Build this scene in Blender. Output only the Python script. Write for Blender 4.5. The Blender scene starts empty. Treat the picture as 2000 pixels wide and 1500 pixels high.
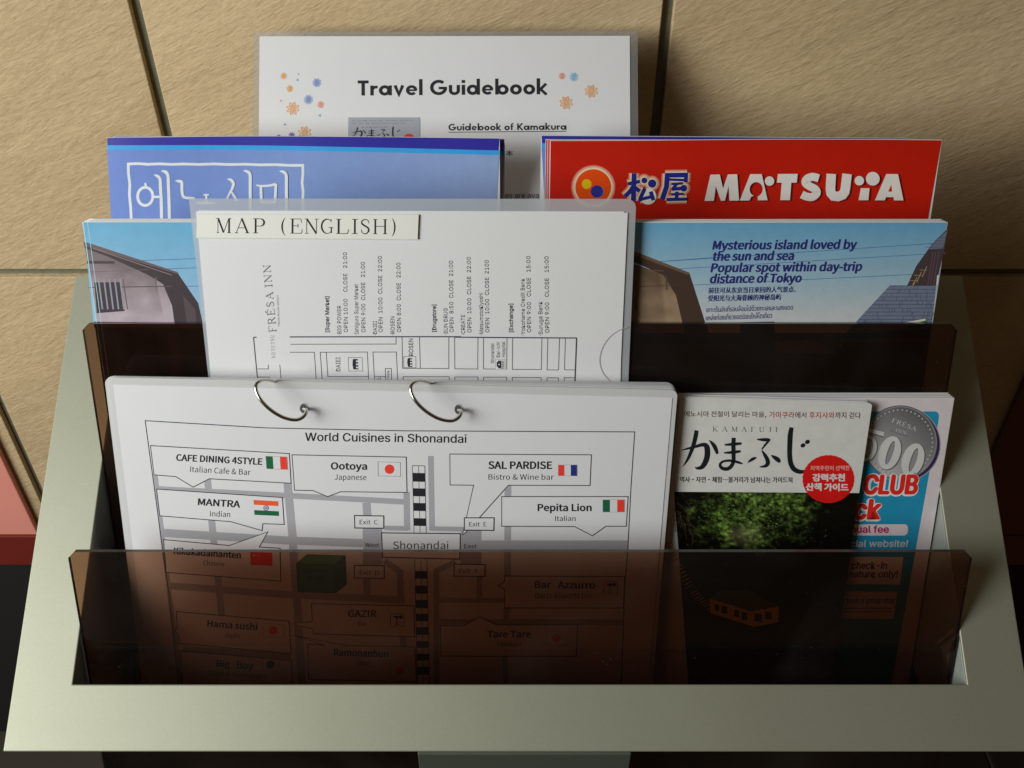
import bpy, os, math, random
from math import radians, sin, cos, pi, atan2, hypot
from mathutils import Vector, Matrix, noise

random.seed(7)
SC = bpy.context.scene
COL = SC.collection

# ------------------------------------------------------------------ camera, light, exposure
CAM_H = 1.0
PITCH = radians(41)
F = 1944.4                      # focal length in pixels of the 2000 px wide photograph (35 mm lens)
cam = bpy.data.objects.new('camera', bpy.data.cameras.new('camera'))
COL.objects.link(cam)
cam.data.sensor_width = 36; cam.data.lens = 35
cam.data.clip_start = 0.01; cam.data.clip_end = 50
cam.location = (0, 0, CAM_H); cam.rotation_euler = (radians(90) - PITCH, 0, 0)
SC.camera = cam

world = bpy.data.worlds.new('World'); SC.world = world; world.use_nodes = True
bg = world.node_tree.nodes['Background']
bg.inputs[0].default_value = (1.0, 0.62, 0.32, 1); bg.inputs[1].default_value = 0.048

def area_light(name, loc, target, sx, sy, power, color):
    d = bpy.data.lights.new(name, 'AREA'); d.shape = 'RECTANGLE'; d.size = sx; d.size_y = sy
    d.energy = power; d.color = color
    o = bpy.data.objects.new(name, d); COL.objects.link(o); o.location = loc
    o.rotation_euler = (Vector(target) - Vector(loc)).to_track_quat('-Z', 'Y').to_euler()
    return o
area_light('window_light', (-0.92, -0.20, 1.12), (0.0, 0.45, 0.66), 0.6, 0.5, 14, (0.98, 1.0, 0.965))
area_light('fill_light', (-1.0, -0.30, 1.75), (-0.15, 0.42, 0.66), 0.45, 0.45, 3.5, (0.93, 0.97, 1.0))  # added fill lamp, top left, for the reflection on the silver frame

SC.view_settings.view_transform = 'Standard'; SC.view_settings.look = 'None'
SC.view_settings.exposure = 0; SC.view_settings.gamma = 1
SC.cycles.max_bounces = 10; SC.cycles.transparent_max_bounces = 24

# ------------------------------------------------------------------ helpers
def lin(c):
    c = c / 255.0
    return c / 12.92 if c <= 0.04045 else ((c + 0.055) / 1.055) ** 2.4
def rgb(r, g, b, k=1.3):        # a colour picked from the photograph -> the reflectance of the ink or paper
    return (min(lin(r) * k, .86), min(lin(g) * k, .86), min(lin(b) * k, .86))

def direction(px, py):
    u = (px - 1000) / F; v = (py - 750) / F
    return Vector((u, cos(PITCH) - v * sin(PITCH), -sin(PITCH) - v * cos(PITCH)))
CAMP = Vector((0, 0, CAM_H))

def mat(name):
    m = bpy.data.materials.new(name); m.use_nodes = True
    return m, m.node_tree, m.node_tree.nodes['Principled BSDF']
def noise_bump(nt, p, scale, strength, dist=0.001, detail=4, vec_scale=None):
    tc = nt.nodes.new('ShaderNodeTexCoord'); n = nt.nodes.new('ShaderNodeTexNoise'); b = nt.nodes.new('ShaderNodeBump')
    n.inputs['Scale'].default_value = scale; n.inputs['Detail'].default_value = detail
    if vec_scale:
        mp = nt.nodes.new('ShaderNodeMapping'); mp.inputs['Scale'].default_value = vec_scale[0]; mp.inputs['Rotation'].default_value = vec_scale[1]
        nt.links.new(tc.outputs['Object'], mp.inputs[0]); nt.links.new(mp.outputs[0], n.inputs['Vector'])
    else:
        nt.links.new(tc.outputs['Object'], n.inputs['Vector'])
    b.inputs['Strength'].default_value = strength; b.inputs['Distance'].default_value = dist
    nt.links.new(n.outputs['Fac'], b.inputs['Height']); nt.links.new(b.outputs[0], p.inputs['Normal'])
    return n, b
def plain(name, color, rough=.5, metal=0, coat=0, var=.06, vscale=60, bump=None):
    m, nt, p = mat(name)
    p.inputs['Roughness'].default_value = rough; p.inputs['Metallic'].default_value = metal
    p.inputs['Coat Weight'].default_value = coat; p.inputs['Coat Roughness'].default_value = .12
    tc = nt.nodes.new('ShaderNodeTexCoord'); n = nt.nodes.new('ShaderNodeTexNoise'); r = nt.nodes.new('ShaderNodeMix'); r.data_type = 'RGBA'
    n.inputs['Scale'].default_value = vscale; n.inputs['Detail'].default_value = 5
    nt.links.new(tc.outputs['Object'], n.inputs['Vector']); nt.links.new(n.outputs['Fac'], r.inputs['Factor'])
    r.inputs['A'].default_value = (*[c * (1 - var) for c in color], 1); r.inputs['B'].default_value = (*[min(1, c * (1 + var)) for c in color], 1)
    nt.links.new(r.outputs['Result'], p.inputs['Base Color'])
    if bump: noise_bump(nt, p, *bump)
    return m

def ink(name, rough, coat, grain=0):
    m, nt, p = mat(name)
    a = nt.nodes.new('ShaderNodeVertexColor'); a.layer_name = 'Col'
    if grain:
        tc = nt.nodes.new('ShaderNodeTexCoord'); n = nt.nodes.new('ShaderNodeTexNoise'); n.inputs['Scale'].default_value = 130; n.inputs['Detail'].default_value = 8; n.inputs['Roughness'].default_value = .7
        mr = nt.nodes.new('ShaderNodeMapRange'); mr.inputs['From Min'].default_value = .3; mr.inputs['From Max'].default_value = .7; mr.inputs['To Min'].default_value = 1 - grain; mr.inputs['To Max'].default_value = 1 + grain
        hs = nt.nodes.new('ShaderNodeHueSaturation')
        nt.links.new(tc.outputs['Object'], n.inputs['Vector']); nt.links.new(n.outputs['Fac'], mr.inputs['Value']); nt.links.new(mr.outputs[0], hs.inputs['Value'])
        nt.links.new(a.outputs['Color'], hs.inputs['Color']); nt.links.new(hs.outputs[0], p.inputs['Base Color'])
    else: nt.links.new(a.outputs['Color'], p.inputs['Base Color'])
    p.inputs['Roughness'].default_value = rough; p.inputs['Coat Weight'].default_value = coat; p.inputs['Coat Roughness'].default_value = .18
    p.inputs['Specular IOR Level'].default_value = .35
    return m

def clear(name, tint, gloss=.06, rough=.05, milky=0, milky_color=(.8, .82, .84), dust=0):
    m = bpy.data.materials.new(name); m.use_nodes = True; nt = m.node_tree; nt.nodes.clear()
    out = nt.nodes.new('ShaderNodeOutputMaterial'); t = nt.nodes.new('ShaderNodeBsdfTransparent'); t.inputs[0].default_value = (*tint, 1)
    g = nt.nodes.new('ShaderNodeBsdfGlossy'); g.inputs['Roughness'].default_value = rough
    lw = nt.nodes.new('ShaderNodeFresnel'); lw.inputs['IOR'].default_value = 1.45
    mx = nt.nodes.new('ShaderNodeMixShader'); mul = nt.nodes.new('ShaderNodeMath'); mul.operation = 'MULTIPLY'; mul.inputs[1].default_value = gloss / .06
    nt.links.new(lw.outputs[0], mul.inputs[0]); nt.links.new(mul.outputs[0], mx.inputs[0])
    src = t.outputs[0]
    if milky:
        d = nt.nodes.new('ShaderNodeBsdfDiffuse'); d.inputs[0].default_value = (*milky_color, 1)
        m2 = nt.nodes.new('ShaderNodeMixShader'); m2.inputs[0].default_value = milky
        nt.links.new(t.outputs[0], m2.inputs[1]); nt.links.new(d.outputs[0], m2.inputs[2]); src = m2.outputs[0]
    if dust:
        tc = nt.nodes.new('ShaderNodeTexCoord'); n = nt.nodes.new('ShaderNodeTexVoronoi'); n.inputs['Scale'].default_value = 260
        n3 = nt.nodes.new('ShaderNodeTexNoise'); n3.inputs['Scale'].default_value = 25; n3.inputs['Detail'].default_value = 3
        ls = nt.nodes.new('ShaderNodeMath'); ls.operation = 'LESS_THAN'; ls.inputs[1].default_value = .07
        mr = nt.nodes.new('ShaderNodeMapRange'); mr.inputs['From Min'].default_value = .5; mr.inputs['From Max'].default_value = .7; mr.inputs['To Max'].default_value = dust
        mm = nt.nodes.new('ShaderNodeMath'); mm.operation = 'MULTIPLY'
        nt.links.new(tc.outputs['Object'], n.inputs['Vector']); nt.links.new(tc.outputs['Object'], n3.inputs['Vector']); nt.links.new(n.outputs['Distance'], ls.inputs[0]); nt.links.new(n3.outputs['Fac'], mr.inputs['Value'])
        nt.links.new(ls.outputs[0], mm.inputs[0]); nt.links.new(mr.outputs[0], mm.inputs[1])
        ad = nt.nodes.new('ShaderNodeMath'); ad.operation = 'ADD'; nt.links.new(mm.outputs[0], ad.inputs[0])
        n4 = nt.nodes.new('ShaderNodeTexNoise'); n4.inputs['Scale'].default_value = 11; n4.inputs['Detail'].default_value = 5; n4.inputs['Distortion'].default_value = 1.2
        m4 = nt.nodes.new('ShaderNodeMapRange'); m4.inputs['From Min'].default_value = .42; m4.inputs['From Max'].default_value = .75; m4.inputs['To Min'].default_value = .004; m4.inputs['To Max'].default_value = .02
        nt.links.new(tc.outputs['Object'], n4.inputs['Vector']); nt.links.new(n4.outputs['Fac'], m4.inputs['Value']); nt.links.new(m4.outputs[0], ad.inputs[1])
        d = nt.nodes.new('ShaderNodeBsdfDiffuse'); d.inputs[0].default_value = (.5, .48, .44, 1); m3 = nt.nodes.new('ShaderNodeMixShader')
        nt.links.new(ad.outputs[0], m3.inputs[0]); nt.links.new(src, m3.inputs[1]); nt.links.new(d.outputs[0], m3.inputs[2]); src = m3.outputs[0]
    nt.links.new(src, mx.inputs[1]); nt.links.new(g.outputs[0], mx.inputs[2]); nt.links.new(mx.outputs[0], out.inputs[0])
    return m

M = {}
M['paper'] = plain('white_paper', (.74, .74, .75), .55, var=.015, vscale=30, bump=(420, .10, .0004))
M['page_edge'] = None
M['ink_matte'] = ink('printed_ink', .55, 0)
M['ink_gloss'] = ink('glossy_print', .38, .35, .05)
M['ink_photo'] = ink('printed_photograph', .38, .35, .06)
M['ink_film'] = ink('print_under_film', .5, .5)
M['film_paper'] = plain('laminated_paper', (.74, .745, .765), .5, coat=.5, var=.015, vscale=30, bump=(40, .16, .0010))
M['film'] = clear('laminating_film', (.93, .94, .94), .09, .12, .68, (.86, .86, .86))
M['film_clear'] = clear('clear_laminating_film', (.93, .94, .94), .06, .12, .16)
M['folder'] = clear('folder_plastic', (.90, .93, .95), .10, .12, .42, (.78, .82, .86))
M['folder_front'] = clear('folder_front_plastic', (.99, .99, .99), .05, .2, .03)
M['smoke'] = clear('smoked_acrylic', (.645, .475, .375), .05, .03, dust=.16)
M['smoke_edge'] = plain('acrylic_edge', (.035, .035, .03), .25, var=.2)
M['smoke_side'] = plain('acrylic_side_edge', (.05, .022, .05), .2, var=.2)
M['cream'] = plain('cream_sticker', (.80, .80, .74), .5, var=.01)
M['steel'] = plain('nickel_wire', (.62, .60, .54), .22, metal=1, var=.08)
M['hole'] = plain('punched_hole_shade', (.05, .05, .06), .6)
M['black_plastic'] = plain('black_tray_plastic', (.022, .020, .018), .4, var=.2)
M['tray_metal'] = plain('grey_green_metal', (.34, .37, .33), .42, metal=.2, var=.05)
M['pedestal'] = plain('green_grey_pedestal_paint', (.07, .082, .062), .6, var=.05)
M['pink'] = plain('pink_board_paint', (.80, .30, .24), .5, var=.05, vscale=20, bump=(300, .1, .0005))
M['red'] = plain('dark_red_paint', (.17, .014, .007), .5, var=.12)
M['dark'] = plain('dark_shadow_paint', (.008, .007, .006), .8, var=.2)  # near-black: painted shade below the boards, also the stool's foot
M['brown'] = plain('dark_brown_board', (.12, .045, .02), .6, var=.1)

# painted silver of the stand: fine grain and faint rub marks
m, nt, p = mat('silver_green_paint'); M['silver'] = m
tc = nt.nodes.new('ShaderNodeTexCoord'); n1 = nt.nodes.new('ShaderNodeTexNoise'); n1.inputs['Scale'].default_value = 900; n1.inputs['Detail'].default_value = 3
n2 = nt.nodes.new('ShaderNodeTexNoise'); n2.inputs['Scale'].default_value = 14; n2.inputs['Detail'].default_value = 6
cr = nt.nodes.new('ShaderNodeValToRGB'); cr.color_ramp.elements[0].color = (.325, .33, .25, 1); cr.color_ramp.elements[1].color = (.365, .37, .285, 1)
cr.color_ramp.elements[0].position = .3; cr.color_ramp.elements[1].position = .7
mx = nt.nodes.new('ShaderNodeMath'); mx.operation = 'MULTIPLY_ADD'; mx.inputs[1].default_value = .5
nt.links.new(tc.outputs['Object'], n1.inputs['Vector']); nt.links.new(tc.outputs['Object'], n2.inputs['Vector'])
hm = nt.nodes.new('ShaderNodeMath'); hm.operation = 'MULTIPLY'; hm.inputs[1].default_value = .5
nt.links.new(n2.outputs['Fac'], hm.inputs[0]); nt.links.new(n1.outputs['Fac'], mx.inputs[0]); nt.links.new(hm.outputs[0], mx.inputs[2])
nt.links.new(mx.outputs[0], cr.inputs[0]); nt.links.new(cr.outputs[0], p.inputs['Base Color'])
p.inputs['Metallic'].default_value = .55; p.inputs['Roughness'].default_value = .56
bb = nt.nodes.new('ShaderNodeBump'); bb.inputs['Strength'].default_value = .04; bb.inputs['Distance'].default_value = .0004
nt.links.new(n1.outputs['Fac'], bb.inputs['Height']); nt.links.new(bb.outputs[0], p.inputs['Normal'])

# page edges: many fine leaves
m, nt, p = mat('page_edges'); M['page_edge'] = m
tc = nt.nodes.new('ShaderNodeTexCoord'); mp = nt.nodes.new('ShaderNodeMapping'); mp.inputs['Scale'].default_value = (8, 2600, 8)
n1 = nt.nodes.new('ShaderNodeTexNoise'); n1.inputs['Scale'].default_value = 1; n1.inputs['Detail'].default_value = 1
cr = nt.nodes.new('ShaderNodeValToRGB'); cr.color_ramp.elements[0].color = (.42, .39, .34, 1); cr.color_ramp.elements[1].color = (.78, .75, .69, 1)
cr.color_ramp.elements[0].position = .32; cr.color_ramp.elements[1].position = .55
nt.links.new(tc.outputs['Object'], mp.inputs[0]); nt.links.new(mp.outputs[0], n1.inputs['Vector']); nt.links.new(n1.outputs['Fac'], cr.inputs[0]); nt.links.new(cr.outputs[0], p.inputs['Base Color'])
p.inputs['Roughness'].default_value = .7

# stone tile
def tile_mat():
    m, nt, p = mat('sand_stone_tile')
    tc = nt.nodes.new('ShaderNodeTexCoord'); mp = nt.nodes.new('ShaderNodeMapping')
    mp0 = nt.nodes.new('ShaderNodeMapping'); mp0.inputs['Rotation'].default_value = (0, radians(24), 0); mp.inputs['Scale'].default_value = (.42, 1, 1.5)
    oi = nt.nodes.new('ShaderNodeObjectInfo'); add = nt.nodes.new('ShaderNodeVectorMath'); add.operation = 'ADD'
    sc_ = nt.nodes.new('ShaderNodeVectorMath'); sc_.operation = 'SCALE'; sc_.inputs['Scale'].default_value = 7
    cmb = nt.nodes.new('ShaderNodeCombineXYZ')
    for k in range(3): nt.links.new(oi.outputs['Random'], cmb.inputs[k])
    nt.links.new(cmb.outputs[0], sc_.inputs[0]); nt.links.new(tc.outputs['Object'], add.inputs[0]); nt.links.new(sc_.outputs[0], add.inputs[1])
    nt.links.new(add.outputs[0], mp0.inputs[0]); nt.links.new(mp0.outputs[0], mp.inputs[0])
    def nz(s, d, r=.55, dist=0):
        n = nt.nodes.new('ShaderNodeTexNoise'); n.inputs['Scale'].default_value = s; n.inputs['Detail'].default_value = d; n.inputs['Roughness'].default_value = r; n.inputs['Distortion'].default_value = dist
        nt.links.new(mp.outputs[0], n.inputs['Vector']); return n
    big, mid, fine = nz(9, 3), nz(62, 7, .64, .5), nz(420, 3)
    vm = nt.nodes.new('ShaderNodeMath'); vm.operation = 'MULTIPLY_ADD'; vm.inputs[1].default_value = .55
    f2 = nt.nodes.new('ShaderNodeMath'); f2.operation = 'MULTIPLY'; f2.inputs[1].default_value = .45
    nt.links.new(fine.outputs['Fac'], f2.inputs[0]); nt.links.new(big.outputs['Fac'], vm.inputs[0]); nt.links.new(f2.outputs[0], vm.inputs[2])
    cr = nt.nodes.new('ShaderNodeValToRGB')
    cr.color_ramp.elements[0].position = .36; cr.color_ramp.elements[0].color = (.49, .355, .20, 1)
    cr.color_ramp.elements[1].position = .64; cr.color_ramp.elements[1].color = (.65, .495, .29, 1)
    nt.links.new(vm.outputs[0], cr.inputs[0])
    tv = nt.nodes.new('ShaderNodeMapRange'); tv.inputs['To Min'].default_value = .92; tv.inputs['To Max'].default_value = 1.06
    hs = nt.nodes.new('ShaderNodeHueSaturation'); nt.links.new(oi.outputs['Random'], tv.inputs['Value']); nt.links.new(tv.outputs[0], hs.inputs['Value'])
    nt.links.new(cr.outputs[0], hs.inputs['Color']); nt.links.new(hs.outputs[0], p.inputs['Base Color'])
    p.inputs['Roughness'].default_value = .8; p.inputs['Specular IOR Level'].default_value = .25
    b1 = nt.nodes.new('ShaderNodeBump'); b1.inputs['Strength'].default_value = .5; b1.inputs['Distance'].default_value = .0026
    b2 = nt.nodes.new('ShaderNodeBump'); b2.inputs['Strength'].default_value = .5; b2.inputs['Distance'].default_value = .0008
    nt.links.new(mid.outputs['Fac'], b1.inputs['Height']); nt.links.new(fine.outputs['Fac'], b2.inputs['Height'])
    nt.links.new(b1.outputs[0], b2.inputs['Normal']); nt.links.new(b2.outputs[0], p.inputs['Normal'])
    return m
M['tile'] = tile_mat()
M['grout'] = plain('dark_olive_grout', (.165, .16, .11), .85, var=.25, vscale=90, bump=(300, .5, .001))
M['floor'] = plain('brown_grey_floor_tile', (.045, .035, .024), .6, var=.2, vscale=15, bump=(200, .2, .001))

# ------------------------------------------------------------------ object builders
def link_mesh(name, verts, faces, material, parent=None, smooth=False, mats=None, midx=None):
    me = bpy.data.meshes.new(name); me.from_pydata(verts, [], faces); me.validate(); me.update()
    for mm in (mats or [material]): me.materials.append(mm)
    if midx: me.polygons.foreach_set('material_index', midx)
    if smooth: me.polygons.foreach_set('use_smooth', [True] * len(me.polygons))
    o = bpy.data.objects.new(name, me); COL.objects.link(o)
    if parent: o.parent = parent
    return o
def bevel(o, w=.0005, seg=2):
    b = o.modifiers.new('bevel', 'BEVEL'); b.width = w; b.segments = seg; b.limit_method = 'ANGLE'; b.angle_limit = radians(40)
    return o
def thing(name, label, cat, matrix, group=None):
    o = bpy.data.objects.new(name, None); COL.objects.link(o); o.empty_display_size = .02
    o.matrix_world = matrix; o['label'] = label; o['category'] = cat
    if group: o['group'] = group
    return o
def box(name, x0, x1, y0, y1, z0, z1, material, parent=None, bev=0):
    v = [(x, y, z) for x in (x0, x1) for y in (y0, y1) for z in (z0, z1)]
    f = [(0, 1, 3, 2), (4, 6, 7, 5), (0, 4, 5, 1), (2, 3, 7, 6), (0, 2, 6, 4), (1, 5, 7, 3)]
    o = link_mesh(name, v, f, material, parent)
    return bevel(o, bev) if bev else o
def round_rect(x0, x1, z0, z1, r, corners=(1, 1, 1, 1), n=5):      # corners: bl, br, tr, tl
    pts = []
    for (cx, cz, a, on) in ((x0, z0, 180, corners[0]), (x1, z0, 270, corners[1]), (x1, z1, 0, corners[2]), (x0, z1, 90, corners[3])):
        if not on: pts.append((cx, cz)); continue
        ox = cx + (r if cx == x0 else -r); oz = cz + (r if cz == z0 else -r)
        for k in range(n + 1):
            t = radians(a + 90 * k / n); pts.append((ox + r * cos(t), oz + r * sin(t)))
    return pts
def prism(name, pts, y0, y1, material, parent=None, side=None, bend=None):
    n = len(pts); v = [(x, y0, z) for x, z in pts] + [(x, y1, z) for x, z in pts]
    f = [tuple(range(n)), tuple(range(2 * n - 1, n - 1, -1))] + [(i, i + n, (i + 1) % n + n, (i + 1) % n) for i in range(n)]
    if side: return link_mesh(name, v, f, None, parent, mats=[material, side], midx=[0, 0] + [1] * n)
    return link_mesh(name, v, f, material, parent)

TAN = math.tan(radians(21))
class Doc:
    """A flat sheet that leans back in the rack: a real plane, its frame, and the artwork coordinates on it."""
    def __init__(s, tl, tr, d, floor=-.540, h=None, lean=21, at=None):
        s.lean = radians(lean)
        s.q = Vector((0, d * .001, CAM_H - .385)) if at is None else at
        s.n = Vector((0, cos(s.lean), -sin(s.lean)))
        a, b = s.hit(*tl), s.hit(*tr)
        s.U = (b - a).normalized(); s.w = (b - a).length
        s.Y = s.n.copy(); s.Z = s.U.cross(s.Y).normalized()      # up along the sheet
        s.h = h or ((a.z + b.z) / 2 - CAM_H - floor) / s.Z.z
        s.O = (a + b) / 2 - s.Z * s.h                               # middle of the bottom edge
        s.M = Matrix((( s.U.x, s.Y.x, s.Z.x, s.O.x), (s.U.y, s.Y.y, s.Z.y, s.O.y), (s.U.z, s.Y.z, s.Z.z, s.O.z), (0, 0, 0, 1)))
        s.root = None
    def hit(s, px, py, off=0):
        r = direction(px, py); t = (s.q - s.n * off - CAMP).dot(s.n) / r.dot(s.n)
        return CAMP + r * t
    def P(s, px, py, off=0):
        p = s.hit(px, py, off) - s.O
        return p.dot(s.U), p.dot(s.Z)
    def thing(s, name, label, cat, group=None):
        s.root = thing(name, label, cat, s.M, group); return s.root
    def rect(s, r=0, c=(0, 0, 0, 0), g=0):
        if not r: return [(-s.w/2 + g, g), (s.w/2 - g, g), (s.w/2 - g, s.h - g), (-s.w/2 + g, s.h - g)]
        return round_rect(-s.w/2 + g, s.w/2 - g, g, s.h - g, r, c)

FD = os.path.join(bpy.utils.resource_path('LOCAL'), 'datafiles', 'fonts')
FONTS = {}
def font(k):
    if k not in FONTS:
        fn = {'inter': 'Inter.woff2', 'cjk': 'Noto Sans CJK Regular.woff2', 'thai': 'NotoSansThai-VariableFont_wdth,wght.woff2'}[k]
        try: FONTS[k] = bpy.data.fonts.load(os.path.join(FD, fn))
        except Exception: FONTS[k] = None
    return FONTS[k]
_cache = {}
def glyphs(body, fk, bold, res=3):
    key = (body, fk, bold, res)
    if key in _cache: return _cache[key]
    c = bpy.data.curves.new('lettering_curve', 'FONT'); c.body = body; c.resolution_u = res; c.offset = bold
    if font(fk): c.font = font(fk)
    o = bpy.data.objects.new('lettering_curve', c); COL.objects.link(o); bpy.context.view_layer.update()
    me = bpy.data.meshes.new_from_object(o.evaluated_get(bpy.context.evaluated_depsgraph_get()))
    v = [(a.co.x, a.co.y) for a in me.vertices]; f = [tuple(p.vertices) for p in me.polygons]
    bpy.data.objects.remove(o); bpy.data.curves.remove(c); bpy.data.meshes.remove(me)
    _cache[key] = (v, f); return v, f

def ribbon(pts, ws, closed=False):
    """mitred strip round a polyline: returns left and right points"""
    n = len(pts); L, R = [], []
    if not isinstance(ws, (list, tuple)): ws = [ws] * n
    for i in range(n):
        a = pts[i - 1] if (i or closed) else None; b = pts[i]; c = pts[(i + 1) % n] if (i < n - 1 or closed) else None
        def un(p, q):
            d = hypot(q[0] - p[0], q[1] - p[1]) or 1e-9; return ((q[0] - p[0]) / d, (q[1] - p[1]) / d)
        d1 = un(a, b) if a else un(b, c); d2 = un(b, c) if c else d1
        nx, ny = -(d1[1] + d2[1]), d1[0] + d2[0]; l = hypot(nx, ny)
        if l < .3: nx, ny, k = -d1[1], d1[0], 1
        else: nx, ny = nx / l, ny / l; k = min(2.2, 1 / max(.2, nx * -d1[1] + ny * d1[0]))
        w = ws[i] / 2 * k
        L.append((b[0] + nx * w, b[1] + ny * w)); R.append((b[0] - nx * w, b[1] - ny * w))
    return L, R
def smooth_pts(pts, n=6):
    out = []
    for i in range(len(pts) - 1):
        p0 = pts[max(i - 1, 0)]; p1 = pts[i]; p2 = pts[i + 1]; p3 = pts[min(i + 2, len(pts) - 1)]
        for k in range(n):
            t = k / n
            out.append(tuple(.5 * (2*b + (c - a) * t + (2*a - 5*b + 4*c - d) * t*t + (3*b - a - 3*c + d) * t**3) for a, b, c, d in zip(p0, p1, p2, p3)))
    out.append(tuple(pts[-1])); return out

class Art:
    """flat print laid on a sheet: every element is thin geometry a few hundredths of a millimetre proud"""
    def __init__(s, doc, base=.00003, step=.000001, curve=None):
        s.d = doc; s.v = []; s.f = []; s.c = []; s.y = base; s.step = step; s.curve = curve
    def add(s, pts, faces, cols):
        i0 = len(s.v)
        for (x, y) in pts:
            u, w = s.d.P(x, y)
            s.v.append(s.curve(u, -s.y, w) if s.curve else (u, -s.y, w))
        for f in faces:
            s.f.append(tuple(i0 + k for k in f))
        s.c += cols if isinstance(cols, list) else [cols] * len(pts)
        s.y += s.step
    def poly(s, pts, col): s.add(pts, [tuple(range(len(pts)))], col)
    def grid(s, corners, nx, ny, fn):        # corners tl,tr,br,bl ; fn(u,v) -> colour
        tl, tr, br, bl = corners; pts, cols, fs = [], [], []
        for j in range(ny + 1):
            for i in range(nx + 1):
                u, v = i / nx, j / ny
                pts.append(tuple((tl[k] * (1-u) + tr[k] * u) * (1-v) + (bl[k] * (1-u) + br[k] * u) * v for k in (0, 1)))
                cols.append(fn(u, v, *pts[-1]))
        for j in range(ny):
            for i in range(nx):
                a = j * (nx + 1) + i; fs.append((a, a + 1, a + nx + 2, a + nx + 1))
        s.add(pts, fs, cols)
    def line(s, pts, w, col, closed=False):
        L, R = ribbon(pts, w, closed); n = len(pts)
        s.add(L + R, [(i, (i + 1) % n, (i + 1) % n + n, i + n) for i in range(n if closed else n - 1)], col)
    def brush(s, pts, col, k=1, off=(0, 0), n=6):  # pts: (x, y, width) in a zoomed crop, k its scale
        q = [(off[0] + x / k, off[1] + y / k, w / k) for x, y, w in smooth_pts(pts, n)]
        s.line([(a, b) for a, b, _ in q], [w for _, _, w in q], col)
    def disc(s, cx, cy, rx, col, ry=None, n=28, rot=0):
        ry = ry or rx
        s.poly([(cx + rx*cos(t)*cos(rot) - ry*sin(t)*sin(rot), cy + rx*cos(t)*sin(rot) + ry*sin(t)*cos(rot)) for t in [2*pi*i/n for i in range(n)]], col)
    def ring(s, cx, cy, rx, w, col, ry=None, n=32, rot=0, a0=0, a1=360):
        ry = ry or rx; full = a1 - a0 >= 360
        ts = [radians(a0 + (a1 - a0) * i / (n if full else n - 1)) for i in range(n)]
        s.line([(cx + rx*cos(t)*cos(rot) - ry*sin(t)*sin(rot), cy + rx*cos(t)*sin(rot) + ry*sin(t)*cos(rot)) for t in ts], w, col, full)
    def outline(s, pts, w, line, fill):
        if fill: s.poly(pts, fill)
        s.line(pts, w, line, True)
    def place(s, pts, faces, x0, x1, a, b, h, hy, shear, col, y0=0):
        ex, ey = b[0] - a[0], b[1] - a[1]; L = hypot(ex, ey); ex /= L; ey /= L; ux, uy = ey, -ex
        out = []
        for gx, gy in pts:
            t = (gx - x0) / (x1 - x0) * L; q = (gy - y0) / hy * h; t += q * shear
            out.append((a[0] + ex * t + ux * q, a[1] + ey * t + uy * q))
        s.add(out, faces, col)
    def text(s, body, a, b, h, col, bold=0, shear=0, fk='cjk', fit=False, res=3):
        v, f = glyphs(body, fk, 0, res)
        if not v: return
        if bold:            # heavier weight: the same letters printed again a hair to each side
            hv, _ = glyphs('H', fk, 0, 3); hy = (max(p[1] for p in v) - min(p[1] for p in v)) if fit else max(p[1] for p in hv)
            sv = s.step; s.step = .0000003; r = bold * h / hy; ex, ey = b[0] - a[0], b[1] - a[1]; L = hypot(ex, ey); ex /= L; ey /= L; nd = 6 if bold < .06 else 12
            for i in range(nd):
                t = 2 * pi * i / nd; dx, dy = r * cos(t), r * .7 * sin(t)
                s.text(body, (a[0] + r * ex + ex*dx - ey*dy, a[1] + r * ey + ey*dx + ex*dy), (b[0] - r * ex + ex*dx - ey*dy, b[1] - r * ey + ey*dx + ex*dy), h, col, 0, shear, fk, fit, res)
            s.step = sv; s.y += sv; return
        xs = [p[0] for p in v]; ys = [p[1] for p in v]
        if fit: s.place(v, f, min(xs), max(xs), a, b, h, max(ys) - min(ys), shear, col, min(ys))
        else:
            hv, _ = glyphs('H', fk, 0, 3)
            s.place(v, f, min(xs), max(xs), a, b, h, max(p[1] for p in hv), shear, col)
    def vector(s, font_, word, a, b, h, col, spacing=.12, shear=0, w=1, slots=None):
        """letters drawn from strokes; slots gives (start, end) of every letter along the baseline in 0..1"""
        x = 0; items = []
        for ch in word:
            if ch == ' ': x += .34; continue
            adv, strokes = font_[ch]; items.append((x, adv, strokes)); x += adv + spacing
        tot = x - spacing
        for k, (x0, adv, strokes) in enumerate(items):
            for st in strokes:
                pts, sw, closed = st
                L, R = ribbon(pts, [q * w for q in sw] if isinstance(sw, (list, tuple)) else sw * w, closed); n = len(pts)
                fs = [(i, (i + 1) % n, (i + 1) % n + n, i + n) for i in range(n if closed else n - 1)]
                if slots:
                    s0, s1 = slots[k]; P_ = [((s0 + (q[0] / adv) * (s1 - s0)), q[1]) for q in L + R]
                    s.place(P_, fs, 0, 1, a, b, h, 1, shear, col)
                else:
                    s.place([(x0 + q[0], q[1]) for q in L + R], fs, 0, tot, a, b, h, 1, shear, col)
    def finish(s, name, material, parent=None):
        me = bpy.data.meshes.new(name); me.from_pydata(s.v, [], s.f); me.update()
        at = me.color_attributes.new('Col', 'FLOAT_COLOR', 'POINT')
        flat = []
        for c in s.c: flat += [c[0], c[1], c[2], 1]
        at.data.foreach_set('color', flat)
        me.materials.append(material)
        o = bpy.data.objects.new(name, me); COL.objects.link(o); o.parent = parent or s.d.root
        return o

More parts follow.
